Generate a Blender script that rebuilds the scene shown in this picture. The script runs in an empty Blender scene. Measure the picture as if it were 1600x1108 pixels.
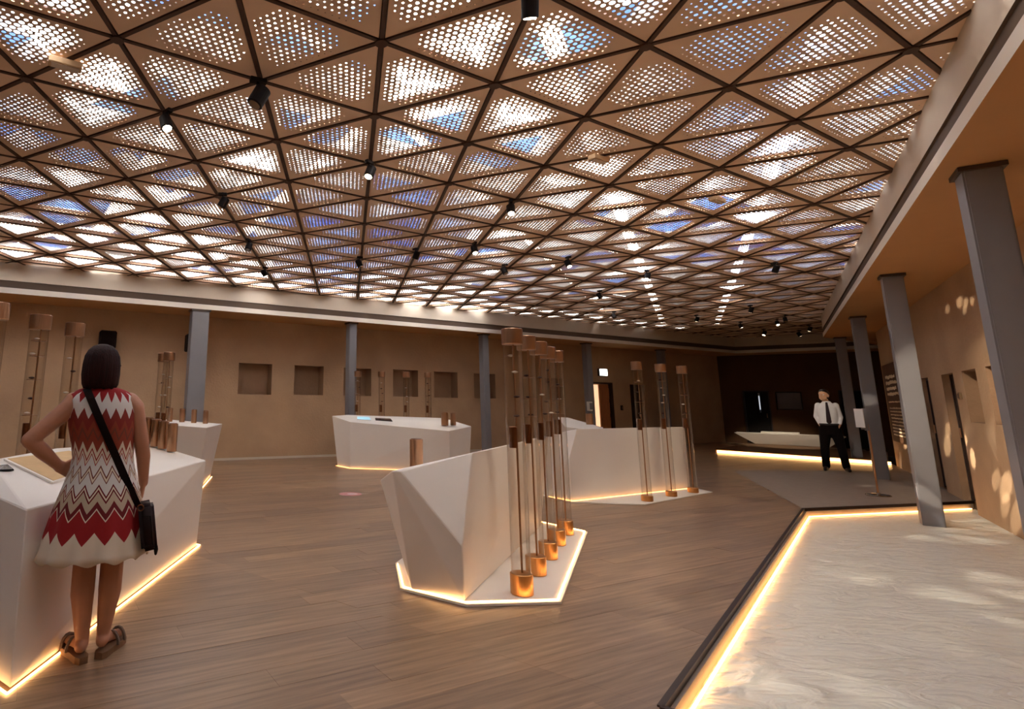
import bpy, bmesh, math, random
from mathutils import Vector, Matrix
random.seed(7)
PI = math.pi
C = bpy.context.scene.collection
SC = bpy.context.scene

# ------------------------------------------------------------------ camera
F_PX, PITCH, ROLL, CX, CY, EYE = 905.486, 0.190866, 0.0140802, 544.95, 448.84, 1.41
cam = bpy.data.cameras.new('camera')
cam.sensor_fit = 'HORIZONTAL'; cam.sensor_width = 36.0
cam.lens = F_PX / 1600 * 36.0
cam.shift_x = (800 - CX) / 1600
cam.shift_y = -(554 - CY) / 1600
cam.clip_start = 0.02; cam.clip_end = 400
co = bpy.data.objects.new('camera', cam); C.objects.link(co)
fw = Vector((0, math.cos(PITCH), math.sin(PITCH)))
u0 = Vector((0, -math.sin(PITCH), math.cos(PITCH))); r0 = Vector((1, 0, 0))
rr = r0 * math.cos(ROLL) + u0 * math.sin(ROLL)
uu = -r0 * math.sin(ROLL) + u0 * math.cos(ROLL)
M = Matrix((rr, uu, -fw)).transposed().to_4x4(); M.translation = Vector((0, 0, EYE))
co.matrix_world = M
SC.camera = co

# ------------------------------------------------------------------ exposure, world, sun
SC.view_settings.view_transform = 'Standard'
SC.view_settings.look = 'None'
SC.view_settings.gamma = 1.0
SC.view_settings.use_curve_mapping = False
SC.view_settings.exposure = 0.42
SC.cycles.max_bounces = 8
SC.cycles.diffuse_bounces = 5
SC.cycles.transparent_max_bounces = 24

SKY_STRENGTH = 16.0
w = bpy.data.worlds.new('sky'); SC.world = w; w.use_nodes = True
nt = w.node_tree; nt.nodes.clear()
wo = nt.nodes.new('ShaderNodeOutputWorld'); bg = nt.nodes.new('ShaderNodeBackground')
tc = nt.nodes.new('ShaderNodeTexCoord')
nz = nt.nodes.new('ShaderNodeTexNoise'); nz.inputs['Scale'].default_value = 2.6; nz.inputs['Detail'].default_value = 4
rp = nt.nodes.new('ShaderNodeValToRGB')
rp.color_ramp.elements[0].position = 0.36; rp.color_ramp.elements[0].color = (0.17, 0.27, 0.52, 1)
rp.color_ramp.elements[1].position = 0.50; rp.color_ramp.elements[1].color = (1.0, 0.93, 0.84, 1)
nt.links.new(tc.outputs['Generated'], nz.inputs['Vector'])
nt.links.new(nz.outputs['Fac'], rp.inputs['Fac'])
nt.links.new(rp.outputs['Color'], bg.inputs['Color'])
bg.inputs['Strength'].default_value = SKY_STRENGTH
nt.links.new(bg.outputs['Background'], wo.inputs['Surface'])

sun = bpy.data.lights.new('sun', 'SUN'); sun.energy = 2.0; sun.angle = math.radians(0.6); sun.color = (1, 0.9, 0.76)
so = bpy.data.objects.new('sun', sun); C.objects.link(so)
so.rotation_euler = Vector((0.80, 0.10, -0.75)).to_track_quat('-Z', 'Y').to_euler()

# ------------------------------------------------------------------ materials
def lin(c):
    return tuple(((v / 255) / 12.92 if v / 255 <= 0.04045 else ((v / 255 + 0.055) / 1.055) ** 2.4) for v in c)

def mat(name, rgb, rough=0.6, metal=0.0, vary=0.0, scale=6.0, bump=0.0, bscale=40.0, emit=None, spec=0.5, stretch=None):
    m = bpy.data.materials.new(name); m.use_nodes = True
    n = m.node_tree; b = n.nodes['Principled BSDF']
    col = (*lin(rgb), 1)
    b.inputs['Base Color'].default_value = col
    b.inputs['Roughness'].default_value = rough
    b.inputs['Metallic'].default_value = metal
    b.inputs['Specular IOR Level'].default_value = spec
    t = n.nodes.new('ShaderNodeTexCoord'); src = t.outputs['Object']
    if stretch:
        mp = n.nodes.new('ShaderNodeMapping'); mp.inputs['Scale'].default_value = stretch[:3]
        if len(stretch) > 3:
            mp.vector_type = 'TEXTURE'; mp.inputs['Scale'].default_value = tuple(1 / q for q in stretch[:3]); mp.inputs['Rotation'].default_value = (0, 0, stretch[3])
        n.links.new(src, mp.inputs['Vector']); src = mp.outputs['Vector']
    if vary:
        z = n.nodes.new('ShaderNodeTexNoise'); z.inputs['Scale'].default_value = scale; z.inputs['Detail'].default_value = 5
        n.links.new(src, z.inputs['Vector'])
        r = n.nodes.new('ShaderNodeValToRGB')
        r.color_ramp.elements[0].position = 0.3; r.color_ramp.elements[1].position = 0.7
        r.color_ramp.elements[0].color = (*[v * (1 - vary) for v in col[:3]], 1)
        r.color_ramp.elements[1].color = (*[min(1, v * (1 + vary)) for v in col[:3]], 1)
        n.links.new(z.outputs['Fac'], r.inputs['Fac']); n.links.new(r.outputs['Color'], b.inputs['Base Color'])
    if bump:
        z2 = n.nodes.new('ShaderNodeTexNoise'); z2.inputs['Scale'].default_value = bscale; z2.inputs['Detail'].default_value = 4
        n.links.new(src, z2.inputs['Vector'])
        bp = n.nodes.new('ShaderNodeBump'); bp.inputs['Strength'].default_value = bump; bp.inputs['Distance'].default_value = 0.02
        n.links.new(z2.outputs['Fac'], bp.inputs['Height']); n.links.new(bp.outputs['Normal'], b.inputs['Normal'])
    if emit:
        b.inputs['Emission Color'].default_value = (*lin(emit[0]), 1); b.inputs['Emission Strength'].default_value = emit[1]
    return m

def glass_mat(name, tint, gloss=0.12):
    m = bpy.data.materials.new(name); m.use_nodes = True
    n = m.node_tree; n.nodes.clear()
    o = n.nodes.new('ShaderNodeOutputMaterial'); tr = n.nodes.new('ShaderNodeBsdfTransparent'); gl = n.nodes.new('ShaderNodeBsdfGlossy')
    tr.inputs['Color'].default_value = (*tint, 1); gl.inputs['Roughness'].default_value = 0.05
    fr = n.nodes.new('ShaderNodeLayerWeight'); fr.inputs['Blend'].default_value = gloss
    mx = n.nodes.new('ShaderNodeMixShader')
    n.links.new(fr.outputs['Facing'], mx.inputs[0])
    n.links.new(tr.outputs[0], mx.inputs[1]); n.links.new(gl.outputs[0], mx.inputs[2]); n.links.new(mx.outputs[0], o.inputs[0])
    return m

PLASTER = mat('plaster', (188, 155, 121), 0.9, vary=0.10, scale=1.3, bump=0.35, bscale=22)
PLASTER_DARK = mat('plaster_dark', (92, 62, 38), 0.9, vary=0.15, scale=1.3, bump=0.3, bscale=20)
SOFFIT = mat('soffit_paint', (190, 142, 92), 0.85, vary=0.03, scale=2)
FASCIA = mat('fascia_paint', (208, 194, 176), 0.75, vary=0.04, scale=2)
LIP = mat('fascia_lip', (228, 218, 204), 0.6)
GROOVE = mat('groove_dark', (92, 74, 60), 0.8)
PANEL = mat('panel_metal', (226, 196, 166), 0.55, vary=0.04, scale=1.5)
BEAM = mat('beam_metal', (70, 46, 32), 0.6)
WOODS = [mat('oak_plank_%s' % n, c, 0.33, vary=0.30, scale=2.2, bump=0.08, bscale=20, stretch=(0.8, 14, 1, 0.48), spec=0.45)
         for n, c in (('a', (150, 120, 93)), ('b', (144, 115, 89)), ('c', (155, 124, 96)), ('d', (138, 110, 86)))]
SUBFLOOR = mat('subfloor', (70, 50, 38), 0.9)
STONE = mat('grey_stone', (158, 142, 126), 0.6, vary=0.06, scale=8, bump=0.05, bscale=60)
WHITE = mat('white_solid_surface', (236, 228, 218), 0.42, vary=0.01, scale=3)
STEEL = mat('painted_steel', (128, 126, 130), 0.5, vary=0.03, scale=3)
STEEL_CAP = mat('steel_cap', (70, 56, 46), 0.6)
COPPER = mat('brushed_copper', (186, 144, 112), 0.28, metal=1.0, vary=0.08, scale=6, stretch=(8, 8, 0.6))
COPPER_WARM = mat('warm_copper', (208, 152, 96), 0.36, metal=1.0, vary=0.05, scale=6)
DARKCOPPER = mat('dark_copper', (130, 84, 56), 0.35, metal=1.0)
GLASS = glass_mat('tube_glass', (0.93, 0.91, 0.88), 0.22)
LED = mat('led_warm', (255, 200, 130), 0.5, emit=((255, 194, 124), 9.0))
LED_DIM = mat('led_dim', (255, 200, 130), 0.5, emit=((255, 186, 112), 3.2))
LED_SOFT = mat('led_soft', (255, 200, 130), 0.5, emit=((255, 190, 118), 7.0))
LAMP_LENS = mat('lamp_lens', (255, 240, 220), 0.3, emit=((255, 226, 190), 12.0))
LAMP_OFF = mat('lamp_glass', (120, 100, 80), 0.2)
BLACK = mat('black_metal', (24, 16, 13), 0.6, spec=0.2)
DARKWOOD = mat('dark_wood', (44, 24, 15), 0.5, vary=0.2, scale=4, stretch=(12, 12, 1))
REDWOOD = mat('carved_wood', (176, 112, 68), 0.5, vary=0.15, scale=5, stretch=(8, 8, 1))
PAPER = mat('white_paper', (240, 238, 232), 0.7)
SCREEN = mat('screen_glow', (170, 215, 235), 0.3, emit=((150, 205, 230), 0.6))
SCREEN_DARK = mat('screen_dark', (70, 56, 58), 0.25)
SANDTRAY = mat('tray_sand', (214, 178, 128), 0.8, vary=0.06, scale=12)
PINK = mat('sticker_pink', (214, 150, 146), 0.6)
PINK2 = mat('sticker_pale', (226, 196, 196), 0.6)
SIGNWHITE = mat('lit_sign', (255, 255, 250), 0.5, emit=((250, 255, 248), 3.5))
TAN = mat('tan_box', (206, 172, 130), 0.6)
PEARL = mat('pearl', (236, 224, 206), 0.25)
SHELL = mat('shell_dark', (70, 42, 32), 0.5)

# ------------------------------------------------------------------ mesh helpers
def finish(name, bm, m, parent=None, smooth=False):
    me = bpy.data.meshes.new(name); bm.to_mesh(me); bm.free()
    if smooth:
        for p in me.polygons: p.use_smooth = True
    ms = m if isinstance(m, (list, tuple)) else [m]
    for x in ms: me.materials.append(x)
    o = bpy.data.objects.new(name, me); C.objects.link(o)
    if parent: o.parent = parent
    return o

def tag(o, label, cat, group=None):
    o['label'] = label; o['category'] = cat
    if group: o['group'] = group
    return o

def struct(o):
    o['kind'] = 'structure'; return o

def empty(name, loc=(0, 0, 0), rz=0.0):
    o = bpy.data.objects.new(name, None); C.objects.link(o)
    o.location = loc; o.rotation_euler = (0, 0, rz); o.empty_display_size = 0.1
    return o

def box(bm, c, s, rz=0.0, mi=0):
    x, y, z = s[0] / 2, s[1] / 2, s[2] / 2
    R = Matrix.Rotation(rz, 3, 'Z')
    v = [bm.verts.new(Vector(c) + R @ Vector(p)) for p in
         ((-x, -y, -z), (x, -y, -z), (x, y, -z), (-x, y, -z), (-x, -y, z), (x, -y, z), (x, y, z), (-x, y, z))]
    for f in ((0, 3, 2, 1), (4, 5, 6, 7), (0, 1, 5, 4), (1, 2, 6, 5), (2, 3, 7, 6), (3, 0, 4, 7)):
        bm.faces.new([v[i] for i in f]).material_index = mi

def bar(bm, a, b, wd, z0, z1, mi=0):
    a = Vector(a[:2]); b = Vector(b[:2]); d = b - a
    c = (a + b) / 2
    box(bm, (c.x, c.y, (z0 + z1) / 2), (d.length, wd, z1 - z0), math.atan2(d.y, d.x), mi)

def lathe(bm, prof, n=24, c=(0, 0, 0), mi=0, cap=True):
    rings = []
    for r, z in prof:
        rings.append([bm.verts.new((c[0] + r * math.cos(2 * PI * k / n), c[1] + r * math.sin(2 * PI * k / n), c[2] + z)) for k in range(n)])
    for a, b in zip(rings, rings[1:]):
        for k in range(n):
            bm.faces.new((a[k], a[(k + 1) % n], b[(k + 1) % n], b[k])).material_index = mi
    if cap:
        bm.faces.new(list(reversed(rings[0]))).material_index = mi
        bm.faces.new(rings[-1]).material_index = mi

def tube(bm, pts, rad, n=8, mi=0):
    pts = [Vector(p) for p in pts]
    rads = rad if isinstance(rad, (list, tuple)) else [rad] * len(pts)
    prev = None; rings = []
    for i, p in enumerate(pts):
        d = (pts[min(i + 1, len(pts) - 1)] - pts[max(i - 1, 0)]).normalized()
        up = Vector((0, 0, 1)) if abs(d.z) < 0.9 else Vector((1, 0, 0))
        if prev is not None and (prev - d * prev.dot(d)).length > 1e-3: up = prev
        x = (up - d * up.dot(d)).normalized(); y = d.cross(x); prev = x
        rings.append([bm.verts.new(p + (x * math.cos(2 * PI * k / n) + y * math.sin(2 * PI * k / n)) * rads[i]) for k in range(n)])
    for a, b in zip(rings, rings[1:]):
        for k in range(n):
            bm.faces.new((a[k], a[(k + 1) % n], b[(k + 1) % n], b[k])).material_index = mi
    bm.faces.new(list(reversed(rings[0]))).material_index = mi
    bm.faces.new(rings[-1]).material_index = mi

def prism(bm, poly, z0, z1, mi=0):
    a = [bm.verts.new((x, y, z0)) for x, y in poly]; b = [bm.verts.new((x, y, z1)) for x, y in poly]
    n = len(poly)
    bm.faces.new(list(reversed(a))).material_index = mi; bm.faces.new(b).material_index = mi
    for i in range(n): bm.faces.new((a[i], a[(i + 1) % n], b[(i + 1) % n], b[i])).material_index = mi

def hull(pts, bev=0.0):
    bm = bmesh.new()
    for p in pts: bm.verts.new(p)
    r = bmesh.ops.convex_hull(bm, input=bm.verts[:])
    bmesh.ops.delete(bm, geom=[g for g in r['geom_interior'] if isinstance(g, bmesh.types.BMVert)], context='VERTS')
    bmesh.ops.dissolve_limit(bm, angle_limit=math.radians(1.5), verts=bm.verts[:], edges=bm.edges[:])
    bmesh.ops.recalc_face_normals(bm, faces=bm.faces[:])
    if bev: bmesh.ops.bevel(bm, geom=bm.edges[:], offset=bev, segments=1, affect='EDGES')
    return bm

def area2(p):
    return sum(p[i][0] * p[(i + 1) % len(p)][1] - p[(i + 1) % len(p)][0] * p[i][1] for i in range(len(p))) / 2

def clip_half(p, a, b, keep_left=True):
    out = []
    def s(q):
        v = (b[0] - a[0]) * (q[1] - a[1]) - (b[1] - a[1]) * (q[0] - a[0])
        return v if keep_left else -v
    for i in range(len(p)):
        q, r = p[i], p[(i + 1) % len(p)]; sq, sr = s(q), s(r)
        if sq >= 0: out.append(q)
        if (sq > 0 and sr < 0) or (sq < 0 and sr > 0):
            t = sq / (sq - sr); out.append((q[0] + t * (r[0] - q[0]), q[1] + t * (r[1] - q[1])))
    return out

def clip_in(p, conv):
    for i in range(len(conv)):
        p = clip_half(p, conv[i], conv[(i + 1) % len(conv)])
        if len(p) < 3: return []
    return p

def clip_out(p, conv):
    pieces = []
    for i in range(len(conv)):
        a, b = conv[i], conv[(i + 1) % len(conv)]
        q = clip_half(p, a, b, False)
        if len(q) >= 3 and abs(area2(q)) > 1e-4: pieces.append(q)
        p = clip_half(p, a, b)
        if len(p) < 3: break
    return pieces

# ------------------------------------------------------------------ plan (metres)
SZ = 3.25                      # soffit height
HZ = 3.82                      # lattice plane
Lb = lambda x: 13.85 + 0.52 * x            # left ring beam line
Rb = lambda x: -2.035 + 1.372 * x          # right ring beam line
Lw = lambda x: 15.20 + 0.52 * x            # left wall line
Rw = lambda x: -3.73 + 1.372 * x           # right wall line
FLb, FRb, TIP = (14.2, 21.23), (17.3, 18.3), (12.97, 15.76)
BL = (-8.2, Lb(-8.2)); BB = (-8.2, -4.2); BR = ((-4.2 + 2.035) / 1.372, -4.2)
BEAM_POLY = [BB, BR, TIP, FRb, FLb, BL]    # counter-clockwise
CORNER = (14.4, Lw(14.4)); FW_END = (19.0, CORNER[1] - 0.855 * 4.6)
RW_END = (13.35, Rw(13.35)); RW_START = ((-5.4 + 3.73) / 1.372, -5.4)
LW_START = (-9.4, Lw(-9.4))
ROOM = [(-9.4, -5.4), RW_START, (17.3, Rw(17.3)), CORNER, LW_START]
POOL = [(1.5, 3.06), (3.58, 1.18), (9.66, 9.36), (6.37, 8.49)]
SLAB = [(6.37, 8.49), (9.62, 9.36), (12.45, 13.2), (12.4, 13.5), (8.44, 13.16)]

RECESS_SHADE = mat('plaster_recess_shade', (158, 126, 98), 0.9, vary=0.1, scale=2, bump=0.3, bscale=22)  # wall plaster darkened, recess shade put into the colour
def wall(name, P0, P1, z1, openings, m, outward, depth=0.3, base=-0.2, thick=0.35):
    """plaster wall from P0 to P1 with recesses: (s0, s1, z0, z1, depth)."""
    P0 = Vector(P0); P1 = Vector(P1); d = (P1 - P0); Lg = d.length; d.normalize()
    n = Vector(outward).normalized()
    bm = bmesh.new()
    def P(s, z, q=0.0):
        v = P0 + d * s + n * q; return bm.verts.new((v.x, v.y, z))
    ss = sorted({0.0, Lg, *[v for o in openings for v in (o[0], o[1])]})
    zs = sorted({base, z1, *[v for o in openings for v in (o[2], o[3])]})
    for a, b in zip(ss, ss[1:]):
        for c, e in zip(zs, zs[1:]):
            if any(o[0] <= a and b <= o[1] and o[2] <= c and e <= o[3] for o in openings): continue
            bm.faces.new((P(a, c), P(b, c), P(b, e), P(a, e)))
    for s0, s1, c, e, dp in openings:
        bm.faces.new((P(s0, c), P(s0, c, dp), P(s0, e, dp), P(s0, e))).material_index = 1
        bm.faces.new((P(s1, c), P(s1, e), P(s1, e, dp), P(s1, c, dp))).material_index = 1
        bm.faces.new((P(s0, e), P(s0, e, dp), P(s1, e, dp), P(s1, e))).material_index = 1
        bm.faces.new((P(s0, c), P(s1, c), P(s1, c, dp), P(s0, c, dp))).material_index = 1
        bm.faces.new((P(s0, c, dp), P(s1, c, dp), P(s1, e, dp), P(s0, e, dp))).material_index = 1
    # back and edges, so the wall is solid
    for a, b, c, e, q0, q1 in ((0, 0, base, z1, 0, thick), (Lg, Lg, base, z1, 0, thick)):
        bm.faces.new((P(a, c, q0), P(a, c, q1), P(a, e, q1), P(a, e, q0)))
    bm.faces.new((P(0, z1), P(Lg, z1), P(Lg, z1, thick), P(0, z1, thick)))
    bm.faces.new((P(0, base, thick), P(0, z1, thick), P(Lg, z1, thick), P(Lg, base, thick)))
    bmesh.ops.remove_doubles(bm, verts=bm.verts[:], dist=1e-4)
    bmesh.ops.recalc_face_normals(bm, faces=bm.faces[:])
    return struct(finish(name, bm, [m, RECESS_SHADE if m is PLASTER else m]))

cL = math.sqrt(1 + 0.52 ** 2)
sL = lambda x: (x - LW_START[0]) * cL
NL = (-0.52 / cL, 1 / cL)
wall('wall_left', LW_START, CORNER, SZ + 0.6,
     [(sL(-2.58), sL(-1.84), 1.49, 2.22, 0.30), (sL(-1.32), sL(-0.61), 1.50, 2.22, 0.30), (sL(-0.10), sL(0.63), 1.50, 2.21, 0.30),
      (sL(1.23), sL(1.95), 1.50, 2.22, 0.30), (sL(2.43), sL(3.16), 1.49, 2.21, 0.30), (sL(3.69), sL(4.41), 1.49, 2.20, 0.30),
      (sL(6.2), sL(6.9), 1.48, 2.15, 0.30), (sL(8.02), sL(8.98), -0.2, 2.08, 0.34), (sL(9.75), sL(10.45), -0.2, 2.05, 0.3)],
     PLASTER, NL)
cR = math.sqrt(1 + 1.372 ** 2)
sR = lambda x: (x - RW_START[0]) * cR
NR = (1.372 / cR, -1 / cR)
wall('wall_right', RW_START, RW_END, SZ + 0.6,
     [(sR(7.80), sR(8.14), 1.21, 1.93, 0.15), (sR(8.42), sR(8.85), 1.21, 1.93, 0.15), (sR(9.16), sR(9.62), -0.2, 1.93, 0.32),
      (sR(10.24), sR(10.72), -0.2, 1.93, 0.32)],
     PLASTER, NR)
dF = Vector((4.6, -0.855 * 4.6)).normalized(); NF = (-dF.y, dF.x)
sF = lambda x: (x - CORNER[0]) * math.sqrt(1 + 0.855 ** 2)
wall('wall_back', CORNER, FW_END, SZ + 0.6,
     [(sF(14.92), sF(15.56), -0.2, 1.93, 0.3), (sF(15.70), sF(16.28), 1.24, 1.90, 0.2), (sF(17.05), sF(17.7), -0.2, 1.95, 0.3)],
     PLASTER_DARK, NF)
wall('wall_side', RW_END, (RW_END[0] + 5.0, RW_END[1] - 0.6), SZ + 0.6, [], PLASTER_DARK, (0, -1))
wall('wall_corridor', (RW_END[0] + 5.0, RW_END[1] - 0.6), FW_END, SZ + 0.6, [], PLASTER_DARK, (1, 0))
bm = bmesh.new(); q0 = Vector(LW_START) - Vector(NL) * 0.012
bar(bm, q0 + Vector((1 / cL, 0.52 / cL)) * 1, q0 + Vector((1 / cL, 0.52 / cL)) * (sL(7.9)), 0.02, 0.0, 0.05)
struct(finish('baseboard_left', bm, FASCIA))
wall('wall_near', (-9.4, -5.4), RW_START, SZ + 0.6, [], PLASTER, (0, -1))
wall('wall_end', (-9.4, -5.4), LW_START, SZ + 0.6, [], PLASTER, (-1, 0))

# ---- ring beam (fascia with recessed groove) as trim
def inset(poly, d):
    n = len(poly); out = []
    for i in range(n):
        p0, p1, p2 = Vector(poly[i - 1]), Vector(poly[i]), Vector(poly[(i + 1) % n])
        e1 = (p1 - p0).normalized(); e2 = (p2 - p1).normalized()
        n1 = Vector((-e1.y, e1.x)); n2 = Vector((-e2.y, e2.x))
        b = (n1 + n2); b = b / (1 + n1.dot(n2))
        out.append(tuple(p1 + b * d))
    return out
prof = [(0.0, SZ, 0), (0.0, SZ + 0.105, 0), (-0.03, SZ + 0.11, 1), (-0.03, SZ + 0.235, 1), (-0.012, SZ + 0.24, 2), (-0.012, HZ + 0.05, 2), (-0.30, HZ + 0.05, 2), (-0.30, SZ, 0)]
rings = [inset(BEAM_POLY, q) for q, _, _ in prof]
for i in range(len(BEAM_POLY)):
    bm = bmesh.new(); j = (i + 1) % len(BEAM_POLY)
    vs = [(bm.verts.new((*rings[k][i], prof[k][1])), bm.verts.new((*rings[k][j], prof[k][1]))) for k in range(len(prof))]
    for k in range(len(prof)):
        k2 = (k + 1) % len(prof)
        mi = (0, 1, 1, 1, 2, 2, 2, 3)[k]
        bm.faces.new((vs[k][0], vs[k][1], vs[k2][1], vs[k2][0])).material_index = mi
    bmesh.ops.recalc_face_normals(bm, faces=bm.faces[:])
    struct(finish('trim_%d' % (i + 1), bm, [LIP, GROOVE, FASCIA, SOFFIT]))

# ---- ceiling: soffit around the court and the triangular lattice roof
ceiling = struct(empty('ceiling', (0, 0, 0)))
bm = bmesh.new()
outer = [(-9.8, -5.8), (RW_START[0] + 0.3, -5.8), (19.5, 14.6), (19.5, 19.0), (14.6, 23.4), (-9.8, Lw(-9.8) + 0.4)]
inner = inset(BEAM_POLY, -0.05)
for i in range(6):
    j = (i + 1) % 6
    a = [inner[i], inner[j], outer[j], outer[i]]
    lo = [bm.verts.new((*p, SZ + 0.004)) for p in a]; hi = [bm.verts.new((*p, SZ + 0.2)) for p in a]
    bm.faces.new(lo); bm.faces.new(list(reversed(hi)))
    for k in range(4): bm.faces.new((lo[k], hi[k], hi[(k + 1) % 4], lo[(k + 1) % 4]))
bmesh.ops.recalc_face_normals(bm, faces=bm.faces[:])
finish('soffit', bm, SOFFIT, ceiling)

S = 0.43372 * (HZ - EYE)
O = Vector((-0.6676 * (HZ - EYE), 1.4857 * (HZ - EYE)))
yb = -0.52507
eB = Vector((math.cos(yb), math.sin(yb))) * S
eA = Vector((math.cos(yb + 2 * PI / 3), math.sin(yb + 2 * PI / 3))) * S
def node(a, b): return O + eB * a + eA * b
def inside(p, poly, marg=0.0):
    n = len(poly)
    for i in range(n):
        a, b = Vector(poly[i]), Vector(poly[(i + 1) % n]); e = (b - a).normalized()
        if e.x * (p[1] - a.y) - e.y * (p[0] - a.x) < -marg:
            return False
    return True
# the polygon is not convex at the tip: use its two convex halves
HALF1 = [BB, BR, TIP, FLb, BL]; HALF2 = [TIP, FRb, FLb]
def in_roof(p, marg=0.0): return inside(p, HALF1, marg) or inside(p, HALF2, marg)

NSUB = 19
def panel_mesh(tri, rmax, seed, solid=False):
    rnd = random.Random(seed)
    a, b, c = tri; cen = (a + b + c) / 3
    k = 0.93
    a, b, c = [cen + (p - cen) * k for p in (a, b, c)]
    bm = bmesh.new(); n = NSUB
    if solid:
        bm.faces.new([bm.verts.new((p.x, p.y, 0)) for p in (a, b, c)])
    else:
        P = {}; Rr = {}
        pitch = (b - a).length / n
        for i in range(n + 1):
            for j in range(n + 1 - i):
                l = n - i - j
                P[i, j] = a + (b - a) * (i / n) + (c - a) * (j / n)
                edge = min(i, j, l); corner = max(i, j, l)
                if edge == 0: r = 0
                else:
                    f = min(1, 0.30 + 0.19 * edge)
                    f *= max(0.0, min(1.0, (n - 3.0 - corner) / 3.5))
                    r = rmax * f * rnd.uniform(0.72, 1.12)
                    if r < 0.09: r = 0
                Rr[i, j] = min(r, 0.47) * pitch
        def corner_pts(key, q1, q2):
            p = P[key]; r = Rr[key]
            if r == 0: return [p]
            d1 = (P[q1] - p).normalized(); d2 = (P[q2] - p).normalized(); dm = (d1 + d2).normalized()
            return [p + d1 * r, p + dm * r, p + d2 * r]
        cache = {}
        def V(p):
            kk = (round(p.x, 5), round(p.y, 5))
            if kk not in cache: cache[kk] = bm.verts.new((p.x, p.y, 0))
            return cache[kk]
        for i in range(n):
            for j in range(n - i):
                tris = [((i, j), (i + 1, j), (i, j + 1))]
                if i + j < n - 1: tris.append(((i + 1, j), (i + 1, j + 1), (i, j + 1)))
                for t in tris:
                    pts = []
                    for q in range(3):
                        pts += corner_pts(t[q], t[q - 1], t[(q + 1) % 3])
                    bm.faces.new([V(p) for p in pts])
    # folded rim, standing up behind the sheet
    for p, q in ((a, b), (b, c), (c, a)):
        v = [bm.verts.new(x) for x in ((p.x, p.y, 0), (q.x, q.y, 0), (q.x, q.y, 0.03), (p.x, p.y, 0.03))]
        bm.faces.new(v)
    me = bpy.data.meshes.new('perforated_panel'); bm.to_mesh(me); bm.free(); me.materials.append(PANEL)
    return me
Z2 = Vector((0, 0))
TRI = (lambda: [(Z2, eB, eB + eA), (Z2, eB + eA, eA)])()
CENT = [sum(t, Vector((0, 0))) / 3 for t in TRI]
MESH = {}
for ori in range(2):
    tri = tuple(p - CENT[ori] for p in TRI[ori])
    for cls, r in (('small', 0.235), ('mid', 0.285), ('large', 0.41)):
        for s in range(2): MESH[ori, cls, s] = panel_mesh(tri, r, 10 * s + ori)
    MESH[ori, 'solid', 0] = panel_mesh(tri, 0, 0, True)
# panels whose perforation is wide open, by place in the plan
OPEN_AT = [(-2.2, 3.5), (-1.75, 3.95), (-2.5, 4.3), (-2.05, 4.5), (-1.75, 4.45), (0.45, 4.25), (0.75, 3.9), (0.5, 4.55), (0.45, 5.05), (0.85, 4.95),
           (1.1, 3.55), (1.35, 3.75), (1.55, 3.35), (1.3, 4.3), (1.35, 4.65), (1.7, 4.95), (-3.2, 8.4), (-2.9, 7.9), (-2.6, 8.2), (-2.6, 8.8), (-2.2, 8.5), (-1.9, 8.9),
           (2.9, 6.6), (3.3, 6.9), (3.6, 7.0), (4.4, 6.9), (5.1, 7.3), (3.7, 7.9), (4.6, 5.95), (4.1, 4.9), (3.9, 7.6), (4.9, 8.1), (6.0, 8.2)]
cells = []
for a in range(-14, 26):
    for b in range(-16, 36):
        for ori in range(2):
            c = node(a, b) + CENT[ori]
            if in_roof(c, 0.55): cells.append((a, b, ori, c))
def view_size(c):
    if c.y < 0.6: return -1 + 0.001 * c.y
    px = CX + F_PX * c.x / (c.y * math.cos(PITCH) + (HZ - EYE) * math.sin(PITCH))
    dd = c.x ** 2 + c.y ** 2 + 5.8
    return (1 if -80 < px < 1680 and in_roof(c, 0.45) else -0.5) / dd
cells.sort(key=lambda q: -view_size(q[3]))
nx, ny = -0.52 / cL, 1 / cL
def cls_of(c):
    dl = (Lb(c.x) - c.y) / cL                     # distance to the left ring beam
    far = (Vector((c.x, c.y)) - Vector(FLb)).dot(Vector((-0.687, -0.727)))
    if far < 4.0: return 'solid'
    if far < 8.0: return 'small'
    if any((c.x - x) ** 2 + (c.y - y) ** 2 < 0.36 ** 2 for x, y in OPEN_AT): return 'large'
    if dl < 2.2 and c.x < 4.0 and math.sin(c.x * 5.1 + c.y * 3.7) > -0.2: return 'large'
    q = math.sin(c.x * 1.9 + 0.7 * c.y) * math.sin(c.y * 1.3 - 0.4 * c.x)
    if q > 0.86: return 'large'
    return 'mid' if q > -0.2 else 'small'
rest = bmesh.new()
for k, (a, b, ori, c) in enumerate(cells):
    cl = cls_of(c); me = MESH[ori, cl, 0 if cl == 'solid' else (a + b) % 2]
    if k < 300:
        o = bpy.data.objects.new('perforated_panel', me); C.objects.link(o); o.parent = ceiling; o.location = (c.x, c.y, HZ)
    else:
        tmp = bmesh.new(); tmp.from_mesh(me); bmesh.ops.translate(tmp, verts=tmp.verts[:], vec=(c.x, c.y, HZ))
        t2 = bpy.data.meshes.new('t'); tmp.to_mesh(t2); tmp.free(); rest.from_mesh(t2); bpy.data.meshes.remove(t2)
finish('perforated_panels', rest, PANEL, ceiling)['kind'] = 'stuff'
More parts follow.
